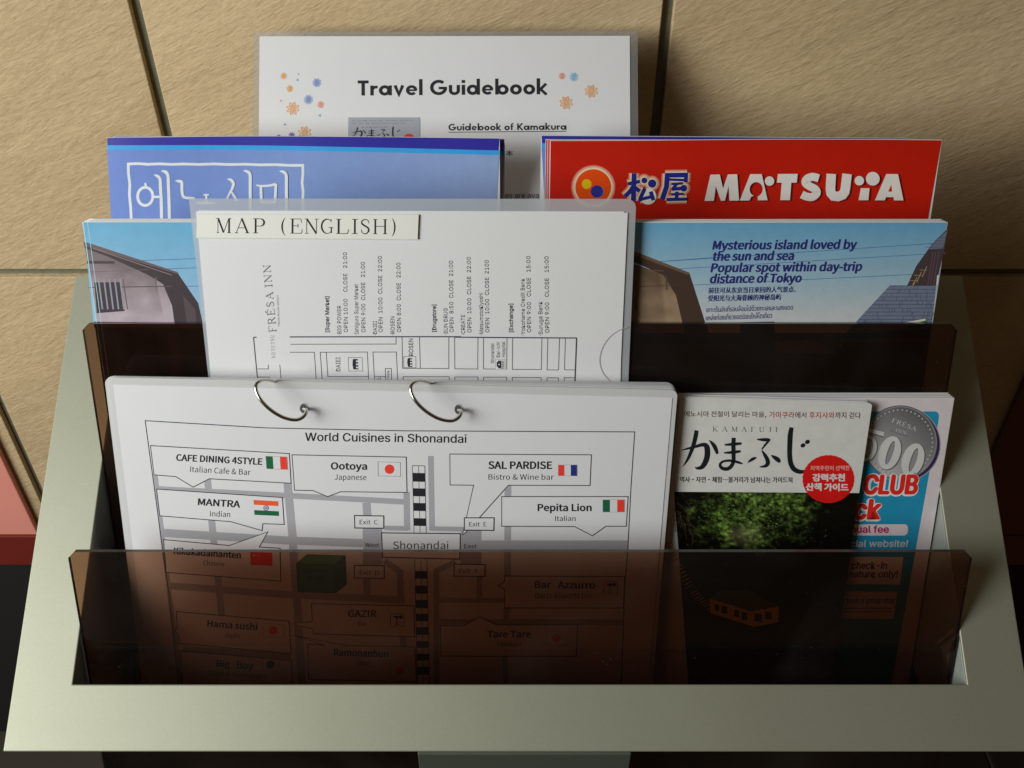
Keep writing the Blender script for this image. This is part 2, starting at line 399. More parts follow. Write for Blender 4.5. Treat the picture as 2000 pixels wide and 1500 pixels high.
# ---- letters drawn as strokes
def arc(cx, cy, rx, ry, a0, a1, n=14): return [(cx + rx * cos(radians(a0 + (a1 - a0) * i / (n - 1))), cy + ry * sin(radians(a0 + (a1 - a0) * i / (n - 1)))) for i in range(n)]
S_ = .2
def ringg(cx): return (arc(cx, .33, .235, .245, 0, 345, 22), S_, True)
GEO = {
 'T': (.62, [([(0, .9), (.62, .9)], S_, False), ([(.31, 0), (.31, .8)], S_, False)]),
 'r': (.40, [([(.1, 0), (.1, .66)], S_, False), (arc(.34, .30, .24, .26, 165, 70, 6), .18, False)]),
 'a': (.74, [ringg(.33), ([(.64, 0), (.64, .66)], .19, False)]),
 'v': (.60, [([(.08, .66), (.30, .06), (.52, .66)], .19, False)]),
 'e': (.66, [(arc(.33, .33, .235, .245, 0, 318, 20), .18, False), ([(.12, .33), (.62, .33)], .12, False)]),
 'l': (.20, [([(.1, 0), (.1, 1.06)], S_, False)]),
 'G': (.96, [(arc(.48, .5, .39, .41, 48, 352, 22), S_, False), ([(.48, .46), (.95, .46)], .17, False)]),
 'u': (.64, [([(.1, .66), (.1, .30)] + arc(.32, .28, .22, .2, 180, 360, 9) + [(.54, .66)], .19, False)]),
 'i': (.20, [([(.1, 0), (.1, .66)], S_, False), ([(.0, .88), (.2, .88)], .2, False)]),
 'd': (.76, [ringg(.33), ([(.65, 0), (.65, 1.06)], .19, False)]),
 'b': (.76, [ringg(.43), ([(.10, 0), (.10, 1.06)], .19, False)]),
 'o': (.66, [ringg(.33)]),
 'k': (.62, [([(.1, 0), (.1, 1.06)], S_, False), ([(.54, .70), (.22, .34), (.56, -.03)], .17, False)]),
 'K': (.74, [([(.1, 0), (.1, 1)], S_, False), ([(.66, 1.02), (.24, .52), (.68, -.03)], .19, False)]),
 'm': (.98, [([(.1, 0), (.1, .66)], .19, False), ([(.1, .34)] + arc(.295, .36, .195, .2, 180, 0, 8) + [(.49, 0)], .18, False), (arc(.685, .36, .195, .2, 180, 0, 8) + [(.88, 0)], .18, False)]),
 'f': (.42, [([(.16, 0), (.16, .78)] + arc(.34, .80, .18, .17, 180, 80, 6), .18, False), ([(0, .58), (.38, .58)], .15, False)]),
}
TK, TN = .115, .045
def seg(*p, w=TN): return (list(p), w, False)
SER = {
 'M': (.95, [seg((.05, .02), (.2, .02)), seg((.125, .02), (.125, .97)), seg((.0, .98), (.2, .98)), seg((.14, 1), (.48, .03), w=TK), seg((.48, .03), (.80, 1)), seg((.80, .98), (.95, .98)), seg((.82, .02), (.82, .98), w=TK), seg((.70, .02), (.95, .02))]),
 'A': (.90, [seg((.0, .02), (.22, .02)), seg((.10, .02), (.44, 1)), seg((.42, 1), (.78, .02), w=TK), seg((.24, .36), (.63, .36)), seg((.62, .02), (.90, .02))]),
 'P': (.75, [seg((.0, .02), (.32, .02)), seg((.16, .02), (.16, .98), w=TK), seg((.0, .98), (.45, .98)), (arc(.42, .73, .24, .25, 88, -88, 10), [TN, .07, .09, .11, .12, .12, .11, .09, .07, TN], False), seg((.16, .48), (.43, .48))]),
 'E': (.75, [seg((.0, .02), (.70, .02)), seg((.14, .02), (.14, .98), w=TK), seg((.0, .98), (.66, .98)), seg((.14, .52), (.48, .52)), seg((.48, .40), (.48, .64)), seg((.66, .98), (.68, .74)), seg((.70, .02), (.74, .28))]),
 'N': (.92, [seg((.0, .98), (.2, .98)), seg((.14, 0), (.14, .98)), seg((.02, .02), (.27, .02)), seg((.14, 1), (.78, .0), w=TK), seg((.78, .0), (.78, .98)), seg((.66, .98), (.92, .98))]),
 'G': (.88, [(arc(.45, .5, .39, .48, 50, 325, 18), [TN, TN, .06, .08, .1, .115, .12, .12, .12, .12, .115, .1, .08, .06, .05, TN, TN, TN], False), seg((.72, .78), (.72, 1.0)), seg((.74, .05), (.74, .42), w=.09), seg((.56, .42), (.88, .42))]),
 'L': (.72, [seg((.0, .02), (.68, .02)), seg((.14, .02), (.14, .98), w=TK), seg((.0, .98), (.30, .98)), seg((.66, .02), (.71, .3))]),
 'I': (.36, [seg((.0, .02), (.36, .02)), seg((.18, .02), (.18, .98), w=TK), seg((.0, .98), (.36, .98))]),
 'S': (.66, [(smooth_pts([(.56, .72), (.52, .90), (.32, .98), (.12, .88), (.11, .70), (.30, .55), (.50, .42), (.56, .24), (.44, .05), (.28, .02), (.12, .10), (.08, .30)], 3), [TN]*4 + [.06]*4 + [.08]*4 + [.11]*11 + [.07]*5 + [TN]*6, False)]),
 'H': (.94, [seg((.0, .02), (.28, .02)), seg((.14, .02), (.14, .98), w=TK), seg((.0, .98), (.28, .98)), seg((.14, .52), (.8, .52)), seg((.66, .02), (.94, .02)), seg((.80, .02), (.80, .98), w=TK), seg((.66, .98), (.94, .98))]),
 '(': (.26, [(arc(.40, .46, .32, .68, 118, 242, 10), [.02, .04, .06, .08, .09, .09, .08, .06, .04, .02], False)]),
 ')': (.26, [(arc(-.14, .46, .32, .68, 62, -62, 10), [.02, .04, .06, .08, .09, .09, .08, .06, .04, .02], False)]),
 'F': (.70, [seg((.0, .02), (.32, .02)), seg((.15, .02), (.15, .98), w=TK), seg((.0, .98), (.66, .98)), seg((.15, .52), (.48, .52)), seg((.66, .98), (.67, .74))]),
 'R': (.84, [seg((.0, .02), (.3, .02)), seg((.15, .02), (.15, .98), w=TK), seg((.0, .98), (.42, .98)), (arc(.40, .75, .22, .23, 88, -88, 8), [TN, .07, .1, .11, .11, .1, .07, TN], False), seg((.15, .52), (.42, .52)), seg((.40, .52), (.78, .0), w=TK)]),
 'O': (.92, [(arc(.46, .5, .39, .48, 0, 345, 20), .085, True)]),
 'U': (.86, [seg((.0, .98), (.28, .98)), ([(.14, .98), (.14, .34)] + arc(.42, .30, .28, .28, 180, 360, 10) + [(.70, .98)], [TK, TK] + [.1]*4 + [.07]*3 + [TN]*4, False), seg((.58, .98), (.86, .98))]),
 'K': (.88, [seg((.0, .02), (.3, .02)), seg((.15, .02), (.15, .98), w=TK), seg((.0, .98), (.3, .98)), seg((.74, .98), (.2, .44)), seg((.32, .56), (.78, .0), w=TK), seg((.60, .98), (.86, .98))]),
 'J': (.50, [seg((.14, .98), (.5, .98)), ([(.33, .98), (.33, .16)] + arc(.18, .12, .15, .14, 0, -110, 6), [TK]*3 + [.08]*5, False)]),
 'T': (.78, [seg((.0, .97), (.78, .97)), seg((.0, .97), (.0, .76)), seg((.78, .97), (.78, .76)), seg((.39, .02), (.39, .97), w=TK), seg((.24, .02), (.54, .02))]),
}
SER['\u00c9'] = (SER['E'][0], SER['E'][1] + [seg((.32, 1.08), (.52, 1.26), w=.07)])

# ================================================================== the setting
def wpos(y): return y * .001
WALL_Y = .575
wall = bpy.data.objects.new('wall', None); COL.objects.link(wall); wall['kind'] = 'structure'
wall.location = (0, WALL_Y, 0)
box('grout', -1.0, 1.0, .0045, .03, -.02, 1.2, M['grout'], wall)
ZJ = CAM_H - .3975
J = .0065
def tile(x0, x1, z0, z1):
    nx, nz = 2, 2
    o = box('wall_tile', x0 + J/2, x1 - J/2, 0, .012, z0 + J/2, z1 - J/2, M['tile'], wall)
    bevel(o, .0007, 2)
for k in range(-2, 3): tile(-.217 + .307 * (k), -.217 + .307 * (k + 1), ZJ, ZJ + .307)
for k in range(-2, 3): tile(-.399 + .307 * k, -.399 + .307 * (k + 1), ZJ - .307, ZJ)
for k in range(-2, 3): tile(-.217 + .307 * k, -.217 + .307 * (k + 1), 0.0 - J, ZJ - .307)

flo = bpy.data.objects.new('floor', None); COL.objects.link(flo); flo['kind'] = 'structure'
box('floor_slab', -2, 2, -1.5, WALL_Y + .03, -.06, -.004, M['grout'], flo)
T0 = .30
for i in range(-4, 5):
    for j in range(0, 3):
        x0 = i * T0 - .09; y1 = WALL_Y - .002 - j * T0
        bevel(box('floor_tile', x0 + .003, x0 + T0 - .003, y1 - T0 + .005, y1 - .001, -.012, 0, M['floor'], flo), .001)

# painted boards flanking the tiled bay
def board(x0, x1, label, face, rail, lip, name='painted_board', cat='wall board'):
    r = thing(name, label, cat, Matrix.Translation(((x0 + x1) / 2, WALL_Y, 0)))
    w = (x1 - x0) / 2
    bevel(box('board_face', -w, w, -.006, -.0005, CAM_H - .669, CAM_H - .25, face, r), .001)
    bevel(box('lower_rail', -w, w, -.0075, -.0005, CAM_H - .709, CAM_H - .6695, rail, r), .001)
    bevel(box('recess_shade', -w, w, -.004, -.0005, 0.001, CAM_H - .7095, lip, r), .001)  # near-black panel: shade of the recess below the rail put into its colour
board(-.80, -.4135, 'pink painted board with a dark red lower rail against the tiles, left of the stand', M['pink'], M['red'], M['dark'])
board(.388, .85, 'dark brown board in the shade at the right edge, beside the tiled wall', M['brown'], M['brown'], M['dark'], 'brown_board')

# red stool, only its rim shows at the lower right corner
st = thing('stool', 'red round stool whose rim shows at the lower right corner, on the floor', 'stool', Matrix.Translation((.66, .44, 0)))
def lathe(name, prof, n, material, parent):
    v = [(r * cos(2*pi*i/n), r * sin(2*pi*i/n), z) for r, z in prof for i in range(n)]; f = []
    for j in range(len(prof) - 1):
        for i in range(n): f.append((j*n + i, j*n + (i+1) % n, (j+1)*n + (i+1) % n, (j+1)*n + i))
    f.append(tuple(range(n - 1, -1, -1))); f.append(tuple(range((len(prof)-1)*n, len(prof)*n)))
    return link_mesh(name, v, f, material, parent, True)
M['stool_red'] = plain('red_orange_vinyl', (.62, .05, .015), .4, var=.05)
lathe('seat', [(.10, .16), (.14, .165), (.15, .18), (.148, .20), (.13, .212), (.001, .214)], 40, M['stool_red'], st)
lathe('pedestal', [(.09, 0), (.09, .012), (.03, .03), (.025, .1595)], 24, M['dark'], st)

# ================================================================== the stand
SL = math.atan(.59)
A0 = Vector((0, .2788, CAM_H - .4426))                      # front lip of the opening
stand = thing('brochure_stand', 'silver-green metal brochure stand with a sloping frame and smoked acrylic dividers', 'brochure stand', Matrix.Translation((.004, .33, 0)))
def sp(x, y, off=0):                                         # point on the sloping panel at depth y
    z = A0.z + .59 * (y - A0.y)
    return (x - .004, y - .33 - sin(SL) * off, z + cos(SL) * off)
def panel():
    xo, xi, yo, yi = (-.2510, .2590), (-.221, .229), (.2515, .4725), (.2788, .4640)
    v = []
    for off in (0, -.002):
        v += [sp(xo[0], yo[0], off), sp(xo[1], yo[0], off), sp(xo[1], yo[1], off), sp(xo[0], yo[1], off)]
        v += [sp(xi[0], yi[0], off), sp(xi[1], yi[0], off), sp(xi[1], yi[1], off), sp(xi[0], yi[1], off)]
    f = []
    for i in range(4):
        j = (i + 1) % 4
        f += [(i, j, j + 4, i + 4), (i + 8, i + 12, j + 12, j + 8), (i, i + 8, j + 8, j), (i + 4, j + 4, j + 12, i + 12)]
    o = link_mesh('frame', v, f, M['silver'], stand); bevel(o, .0006, 3)
    # folded skirt under the outer rim
    v = []
    for dx, off in ((0, -.0022), (0, -.016), (.0016, -.016), (.0016, -.0022)):
        x0, x1, y0, y1 = xo[0] + dx + .0006, xo[1] - dx - .0006, yo[0] + dx + .0006, yo[1] - dx - .0006
        v += [sp(x0, y0, off), sp(x1, y0, off), sp(x1, y1, off), sp(x0, y1, off)]
    f = []
    for k in range(4):
        for i in range(4):
            j = (i + 1) % 4; a, b = k * 4, ((k + 1) % 4) * 4
            f.append((a + i, b + i, b + j, a + j))
    link_mesh('rim', v, f, M['silver'], stand)
panel()
def yz_plate(name, pts, x0, x1, material):
    n = len(pts); v = [(x - .004, y * .001 - .33, CAM_H + z * .001) for x in (x0, x1) for y, z in pts]
    f = [tuple(range(n - 1, -1, -1)), tuple(range(n, 2 * n))] + [(i, (i + 1) % n, (i + 1) % n + n, i + n) for i in range(n)]
    return bevel(link_mesh(name, v, f, material, stand), .0004)
side = [(281, -447), (466, -338.5), (409, -497), (279, -497), (283, -482)]
low = [(279, -497.2), (409, -497.2), (392, -545), (262, -545)]
yz_plate('side_wall', side, -.2235, -.2222, M['tray_metal'])
yz_plate('side_wall', side, .2302, .2315, M['tray_metal'])
for x_ in (-.2235, .2302): yz_plate('lower_side', low, x_, x_ + .0013, M['black_plastic'])
yz_plate('back_wall', [(466, -338.5), (467.5, -339.5), (393.5, -545), (392, -545)], -.2220, .2300, M['black_plastic'])
yz_plate('tray_floor', [(250, -541.5), (391, -541.5), (391, -545), (250, -545)], -.2220, .2300, M['black_plastic'])
def divider(d, ztop, label=None):
    o = Vector((0, d * .001, CAM_H - .385)); up = Vector((0, sin(radians(21)), cos(radians(21))))
    Mx = Matrix(((1, 0, 0, 0), (0, cos(radians(21)), sin(radians(21)), 0), (0, -sin(radians(21)), cos(radians(21)), 0), (0, 0, 0, 1)))
    zb = -.5410; L = (ztop - zb) / up.z
    base = Vector((.004, o.y + (zb + .385) * TAN, CAM_H + zb))
    w = .2245; ch = .0035
    pts = [(-w, 0), (w, 0), (w, L - ch), (w - ch, L), (-w + ch, L), (-w, L - ch)]
    n = len(pts); v = [(x, y, z) for y in (-.00125, .00125) for x, z in pts]
    f = [tuple(range(n)), tuple(range(2*n-1, n-1, -1))] + [(i, i + n, (i+1) % n + n, (i+1) % n) for i in range(n)]
    ob = link_mesh('divider', v, f, None, stand, mats=[M['smoke'], M['smoke_edge'], M['smoke_side']], midx=[0, 0, 2, 2, 1, 1, 1, 2])
    ob.matrix_local = Matrix.Translation(base - Vector((.004, .33, 0))) @ Mx
    return ob
divider(319.6, -.3869); divider(377.9, -.3116)
# pedestal in front of and under the tray
yz_plate('pedestal_column', [(256, -470), (262, -466), (262, -988), (256, -988)], -.0475, .0600, M['pedestal'])
yz_plate('column_body', [(262.5, -549), (360, -549), (360, -988), (262.5, -988)], -.0400, .0520, M['pedestal'])
yz_plate('floor_plate', [(200, -988.5), (470, -988.5), (470, -999.5), (200, -999.5)], -.16, .17, M['pedestal'])

# ================================================================== printed things
BLACK = rgb(38, 38, 46, 1); INK = rgb(40, 42, 52, 1); GREY = rgb(150, 150, 156, 1.1); WHITE = (.74, .74, .75)

def wave(doc, amp, ph, amp2=.0004):
    return lambda u, y, w: (u, y + amp * sin(u * 26 + ph) * (w / doc.h) + amp2 * sin(u * 61 + ph * 2), w + .0005 * sin(u * 19 + ph))
def wavy_leaf(doc, name, t, fn, n=48):
    x0, x1 = -doc.w / 2, doc.w / 2; v, f = [], []
    for i in range(n + 1):
        x = x0 + (x1 - x0) * i / n
        for j, (w, y) in enumerate(((0, 0), (doc.h * .55, 0), (doc.h * .8, 0), (doc.h, 0), (doc.h, t), (doc.h * .8, t), (doc.h * .55, t), (0, t))): v.append(fn(x, y, w))
    for i in range(n):
        for j in range(8):
            k = (j + 1) % 8; f.append((i*8 + j, i*8 + k, (i+1)*8 + k, (i+1)*8 + j))
    f += [tuple(range(7, -1, -1)), tuple(n*8 + j for j in range(8))]
    return link_mesh(name, v, f, M['paper'], doc.root)
def page_stack(doc, thick, cover_mat, y0=0, name_cover='cover', pages=True, inset=.0006, r=0, c=(0, 0, 0, 0)):
    rt = doc.root
    prism(name_cover, doc.rect(r, c), y0, y0 + .0003, cover_mat, rt, M['paper'])
    if pages: prism('page_block', doc.rect(0, g=inset), y0 + .00035, y0 + thick - .00035, M['page_edge'], rt)
    prism('back_cover', doc.rect(r, c), y0 + thick - .0003, y0 + thick, M['paper'], rt)

def copy_behind(src_root, n, step, names, group, jitter=.0006, keep=('cover', 'page_block', 'back_cover')):
    for k in range(n):
        c = src_root.copy(); COL.objects.link(c)
        c.matrix_world = src_root.matrix_world @ Matrix.Translation((random.uniform(-1, 1) * jitter, step * (k + 1), random.uniform(-.6, .3) * jitter))
        c['label'] = names[k]; c['group'] = group
        for ch in list(src_root.children):
            if ch.name.split('.')[0] in keep:
                q = ch.copy(); COL.objects.link(q); q.parent = c

# ---------------------------------------------------------------- laminated guidebook notice at the back
gb = Doc((507, 71), (1230, 70), 0, h=.297, lean=43, at=Vector((0, .5557, CAM_H - .2213)))
gb.thing('laminated_notice', 'white laminated "Travel Guidebook" notice standing tallest at the back against the tiled wall', 'notice')
def gcurve(u, y, w):
    s = gb.h - w; s0 = .128; R_ = .09; amax = radians(22)
    if s <= s0: return (u, y, w)
    a = min((s - s0) / R_, amax); rest = max(0, s - s0 - R_ * amax)
    yy = R_ * (1 - cos(a)) + rest * sin(amax); ss = R_ * sin(a) + rest * cos(amax)
    return (u, y * cos(a) + yy, gb.h - s0 - ss)
def curved_slab(name, x0, x1, z0, z1, y0, y1, material, nz=24):
    v, f = [], []
    for k in range(nz + 1):
        w = z0 + (z1 - z0) * k / nz
        for (x, y) in ((x0, y0), (x1, y0), (x1, y1), (x0, y1)): v.append(gcurve(x, y, w))
    for k in range(nz):
        for i in range(4):
            j = (i + 1) % 4; f.append((k*4 + i, k*4 + j, k*4 + 4 + j, k*4 + 4 + i))
    f += [(3, 2, 1, 0), tuple(nz*4 + i for i in range(4))]
    return link_mesh(name, v, f, material, gb.root)
curved_slab('page', -gb.w/2, gb.w/2, 0, gb.h, 0, .0003, M['film_paper'])
curved_slab('laminate', -gb.w/2 - .0035, gb.w/2 + .0045, -.003, gb.h + .0030, .0004, .0007, M['film_clear'])
a = Art(gb, curve=gcurve)
z3 = lambda x, y: (500 + x / 2.667, 60 + y / 2.667)
a.vector(GEO, 'Travel Guidebook', z3(530, 338), z3(1519, 331), 29.5, BLACK, .09)
a.vector(GEO, 'Guidebook of Kamakura', z3(1003, 520), z3(1617, 516), 13, BLACK, .09)
a.line([z3(1003, 529), z3(1617, 524)], 1.3, BLACK)
OR, BL, LB, PK, PU = rgb(232, 160, 80, 1.1), rgb(70, 120, 200, 1.1), rgb(110, 180, 215, 1.1), rgb(232, 150, 130, 1.1), rgb(110, 90, 175, 1.1)
def flower(x, y, r, col):
    cx, cy = z3(x, y); r /= 2.667; n = 8 if r > 5 else 6
    for i in range(n):
        t = 2 * pi * i / n + .3
        if r > 5: a.ring(cx + cos(t) * r * .62, cy + sin(t) * r * .62, r * .36, .9 if r < 10 else 1.25, col, r * .16, 12, t)
        if r < 5: a.line([(cx + cos(t) * r * .1, cy + sin(t) * r * .1), (cx + cos(t) * r * .5, cy + sin(t) * r * .5)], .6 if r > 5 else 1.6, col)
    a.disc(cx, cy, max(1.2, r * .12), col)
for x, y, r, c_ in [(144,236,17,OR),(221,226,9,PK),(216,257,12,LB),(317,271,23,BL),(176,302,17,OR),(273,359,24,BL),(129,365,9,PK),(337,386,18,PK),(191,406,34,OR),(332,442,12,LB),(150,488,8,PU),(253,532,34,OR),(186,547,17,PU),(118,556,14,PU),(1593,237,17,PK),(1655,241,23,LB),(1745,316,34,OR),(1614,376,34,OR)]:
    flower(x, y, r, c_)
a.poly([z3(481, 452), z3(853, 452), z3(855, 640), z3(480, 640)], rgb(160, 163, 174, 1.1))
a.text('에노시마 전철이 달리는 마을, 가마쿠라에서 후지사와까지', z3(500, 475), z3(820, 473), 3.2, rgb(110, 105, 110, 1), fit=True)
a.text('역사·자연·체험…볼거리가 넘쳐나는 가이드북 안내서', z3(500, 489), z3(780, 487), 3.2, rgb(110, 105, 110, 1), fit=True)
a.vector(SER, 'KAMAFUJI', z3(552, 508), z3(682, 506), 2.6, rgb(90, 90, 95, 1), .5, w=1.4)
def kana(a, f, col, k=1.0):
    def B(pts, n=6): a.brush([(*f(x, y), w * k) for x, y, w in pts], col, 1, (0, 0), n)
    B([(163,447,4),(200,437,12),(250,424,18),(298,412,24),(322,425,34),(326,475,36),(314,520,34),(292,552,28),(262,560,16),(250,552,5)])
    B([(258,322,26),(252,360,28),(240,410,26),(222,460,22),(200,508,16),(172,549,4)])
    B([(338,384,5),(358,404,20),(376,432,26),(390,470,16)], 4)
    B([(435,413,10),(470,410,18),(505,407,20),(542,404,14)], 3)
    B([(430,463,8),(470,461,18),(505,457,20),(536,453,14)], 3)
    B([(492,368,26),(490,420,27),(491,470,26),(490,515,24),(478,545,24),(452,564,24),(420,560,22),(406,540,18),(420,520,15),(455,512,15),(495,516,17),(530,526,15),(550,533,4)])
    B([(638,378,6),(668,380,18),(704,381,22),(722,384,14)], 3)
    B([(716,384,12),(694,408,14),(668,442,8)], 3)
    B([(668,447,6),(686,474,20),(703,505,26),(706,530,26),(690,546,20),(655,552,6)])
    B([(580,524,5),(602,508,18),(620,498,18),(636,492,6)], 3)
    B([(728,478,6),(752,494,24),(772,508,28),(782,524,14)], 3)
    B([(856,303,26),(848,350,32),(845,410,32),(844,470,31),(850,525,31),(868,562,31),(898,580,28),(928,582,22),(948,572,14),(958,556,4)])
    a.disc(*f(928, 416), *( [abs(f(16, 0)[0] - f(0, 0)[0]), col] ), ry=abs(f(0, 13)[1] - f(0, 0)[1]), rot=-.5)
    a.disc(*f(956, 394), *( [abs(f(16, 0)[0] - f(0, 0)[0]), col] ), ry=abs(f(0, 13)[1] - f(0, 0)[1]), rot=-.5)
sx = 250 / 805 / 2.667; sy = 62 / 285 / 2.667
kana(a, lambda x, y: (z3(500, 500)[0] + (x - 160) * sx, z3(500, 500)[1] + (y - 303) * sy), BLACK, .095)
a.disc(*z3(797, 566), 11, rgb(205, 60, 60, 1.1))
a.text('日本', (973, 304.5), (1002.5, 304.5), 10.5, BLACK, fit=True)
a.text('の地図', (955, 290), (985, 290), 10.5, BLACK, fit=True)
a.text('語', (975, 322), (985.5, 322), 10, BLACK, fit=True)
a.text('es are ava', (986.5, 387.5), (1052, 387), 10.5, BLACK, fk='inter')
a.finish('lettering', M['ink_film'])

# ---------------------------------------------------------------- blue leaflets, back left
def gridcol(c0, c1, c2=None):
    def fn(u, v, x, y):
        return tuple(p * (1 - u) + q * u for p, q in zip(c0, c1))
    return fn
PER0, PER1 = rgb(100, 128, 196, 1.1), rgb(136, 158, 200, 1.1)
IND, CY = rgb(44, 42, 150, 1.1), rgb(50, 150, 215, 1.15)
bl = Doc((210, 268), (976, 268), 434)
bl.thing('leaflet', 'blue leaflet with white Korean brush lettering in a frame, front one at the back left', 'leaflet', 'blue leaflets at the back left')
bl.wv = wave(bl, .0011, 1.9)
for k in (0, 1): wavy_leaf(bl, ('front_leaf', 'back_leaf')[k], .0003, lambda u, y, w: bl.wv(u, y + .0008 * k, w - .0004 * k))
def blue_art(d, x0, x1, top, letters=True, yb=470, w2=None):
    a = Art(d, .00014, .00002, curve=getattr(d, 'wv', None))
    m = .8
    def yy(x, k): return top(x) + k
    n = 60; xs = [x0 + m + (x1 - x0 - 2 * m) * i / n for i in range(n + 1)]
    def band(f0, f1, c0, c1):
        pts = []; cols = []
        for x in xs: t = (x - x0) / (x1 - x0); pts.append((x, f0(x))); cols.append(tuple(p*(1-t) + q*t for p, q in zip(c0, c1)))
        for x in xs: t = (x - x0) / (x1 - x0); pts.append((x + ((f1(x) - f0(x)) * .055 * (1 - 2 * (x - x0) / (x1 - x0))), f1(x))); cols.append(tuple(p*(1-t) + q*t for p, q in zip(c0, c1)))
        a.add(pts, [(i, i + 1, i + 2 + n, i + 1 + n) for i in range(n)], cols)
    t_ = lambda x: 15 + 9 * (x - x0) / (x1 - x0)
    band(lambda x: top(x) + .6, lambda x: top(x) + t_(x), IND, IND)
    band(lambda x: top(x) + t_(x), lambda x: top(x) + t_(x) + 9, CY, CY)
    band(lambda x: top(x) + t_(x) + 9, lambda x: yb, PER0, PER1)
    if letters:
        W = rgb(212, 216, 220, 1.1); k = 4.762; o = (200, 250)
        fr = [(250, 850)] + [(272 - (i % 2) * 5 - 2 * i, 800 - 80 * i) for i in range(1, 6)] + [(247, 330)]
        fr = [(275, 850), (270, 740), (258, 620), (262, 520), (249, 420), (248, 334)]
        a.line([(o[0] + x / k, o[1] + y / k) for x, y in fr], 5.2, W)
        fr = [(236, 334), (330, 330), (430, 338), (540, 335), (640, 342), (760, 340), (900, 346), (1040, 343), (1180, 350), (1320, 348), (1460, 354), (1600, 352), (1740, 358), (1876, 357)]
        a.line([(o[0] + x / k, o[1] + y / k) for x, y in fr], 5.2, W)
        fr = [(1862, 350), (1864, 430), (1856, 520), (1866, 600), (1860, 700), (1862, 850)]
        a.line([(o[0] + x / k, o[1] + y / k) for x, y in fr], 5.2, W)
        B = lambda p, n=5: a.brush(p, W, k, o, n)
        a.ring(o[0] + 405 / k, o[1] + 635 / k, 70 / k, 26 / k, W, 84 / k)
        B([(405, 508, 14), (408, 530, 22), (414, 556, 24)], 3)
        B([(485, 437, 6), (515, 447, 26), (540, 478, 26), (545, 560, 28), (552, 680, 28), (556, 860, 28)])
        B([(552, 402, 6), (585, 408, 28), (612, 440, 28), (618, 540, 28), (624, 700, 28), (628, 860, 28)])
        B([(480, 641, 22), (545, 641, 22)], 2)
        B([(682, 494, 6), (712, 498, 26), (740, 510, 28), (742, 580, 26), (750, 630, 26), (775, 652, 24), (860, 660, 22)])
        B([(940, 628, 14), (990, 628, 16)], 2); B([(966, 628, 20), (966, 700, 20)], 2); B([(880, 705, 22), (1050, 705, 22)], 2)
        B([(1158, 484, 6), (1192, 492, 26), (1216, 525, 28), (1206, 570, 24), (1180, 620, 20), (1150, 680, 14)])
        B([(1196, 600, 14), (1222, 640, 22), (1250, 690, 22)], 3)
        B([(1310, 408, 6), (1342, 414, 26), (1370, 444, 28), (1372, 560, 28), (1374, 860, 28)])
        B([(1428, 542, 12), (1480, 550, 20), (1550, 546, 20), (1600, 536, 24), (1626, 540, 10)], 3)
        B([(1472, 552, 26), (1476, 700, 26)], 2); B([(1612, 545, 26), (1604, 700, 26)], 2); B([(1470, 700, 22), (1610, 700, 22)], 2)
        B([(1645, 412, 6), (1680, 418, 26), (1708, 450, 28), (1710, 560, 28), (1712, 860, 28)])
    a.finish('cover_print', M['ink_gloss'])
blue_art(bl, 210, 976, lambda x: 268)
bl2 = Doc((222, 266), (986, 271), 438.2)
bl2.thing('leaflet', 'second blue leaflet behind the Korean lettered one, its right edge and top corner showing', 'leaflet', 'blue leaflets at the back left')
page_stack(bl2, .0011, M['paper'], r=.0035, c=(0, 0, 1, 0), pages=False, name_cover='front_leaf')
blue_art(bl2, 222, 986, lambda x: 266 + 5 * (x - 222) / 764, False)

# ---------------------------------------------------------------- red leaflets, back right
rd = Doc((1074, 272), (1840, 274), 432)
rd.thing('leaflet', 'glossy red restaurant leaflet with white capital lettering, front one at the back right', 'leaflet', 'red leaflets at the back right')
rd.wv = wave(rd, .0008, .6, .0002)
for k in (0, 1): wavy_leaf(rd, ('front_leaf', 'back_leaf')[k], .0003, lambda u, y, w: rd.wv(u, y + .0008 * k, w - .0004 * k))
a = Art(rd, .00014, .000006, curve=rd.wv)
RED = rgb(205, 30, 8, 1.15)
a.grid([(1075.5, 273), (1839, 275), (1800, 500), (1072, 500)], 48, 3, lambda u, v, x, y: rgb(184 + 12 * v, 27, 9, 1.12))
def halo(fn):      # printed glow: three widening prints from red to cream
    for w, t in ((15, .25), (11, .5), (7.5, .8), (4.5, 1)):
        fn(w, tuple(p * (1 - t) + q * t for p, q in zip(RED, rgb(238, 214, 180, 1.1))))
a4 = lambda x, y: (1100 + x / 5.263, 310 + y / 5.263)
def glow_disc(cx, cy, r): 
    for w, t in ((8, .25), (6, .5), (4, .8), (2, 1)): a.disc(cx, cy, r + w, tuple(p * (1 - t) + q * t for p, q in zip(RED, rgb(238, 214, 180, 1.1))), n=40)
glow_disc(*a4(308, 282), 35)
a.disc(*a4(308, 282), 35, rgb(222, 74, 12, 1.15), n=40)
a.disc(*a4(240, 250), 9.6, rgb(222, 186, 20, 1.1)); a.disc(*a4(352, 330), 12.2, rgb(120, 110, 150, 1.1)); a.disc(*a4(345, 326), 12, rgb(36, 48, 140, 1.1))
MB = rgb(32, 40, 135, 1.1)
strokes = [([(726,142),(718,425)],50), ([(660,250),(785,225)],36), ([(715,275),(690,320),(632,378)],44), ([(715,265),(740,292),(782,325)],40),
           ([(836,298),(798,378),(784,428)],40), ([(784,412),(912,380)],34), ([(896,330),(924,420)],40),
           ([(1045,165),(1272,165)],48), ([(1260,142),(1256,238)],40), ([(1066,150),(1058,280),(1014,412)],50), ([(1070,208),(1256,218)],26),
           ([(1108,255),(1225,250)],26), ([(1168,250),(1120,305)],30), ([(1112,308),(1225,300)],36), ([(1165,335),(1160,420)],36), ([(1106,362),(1232,358)],26), ([(1060,414),(1268,412)],34)]
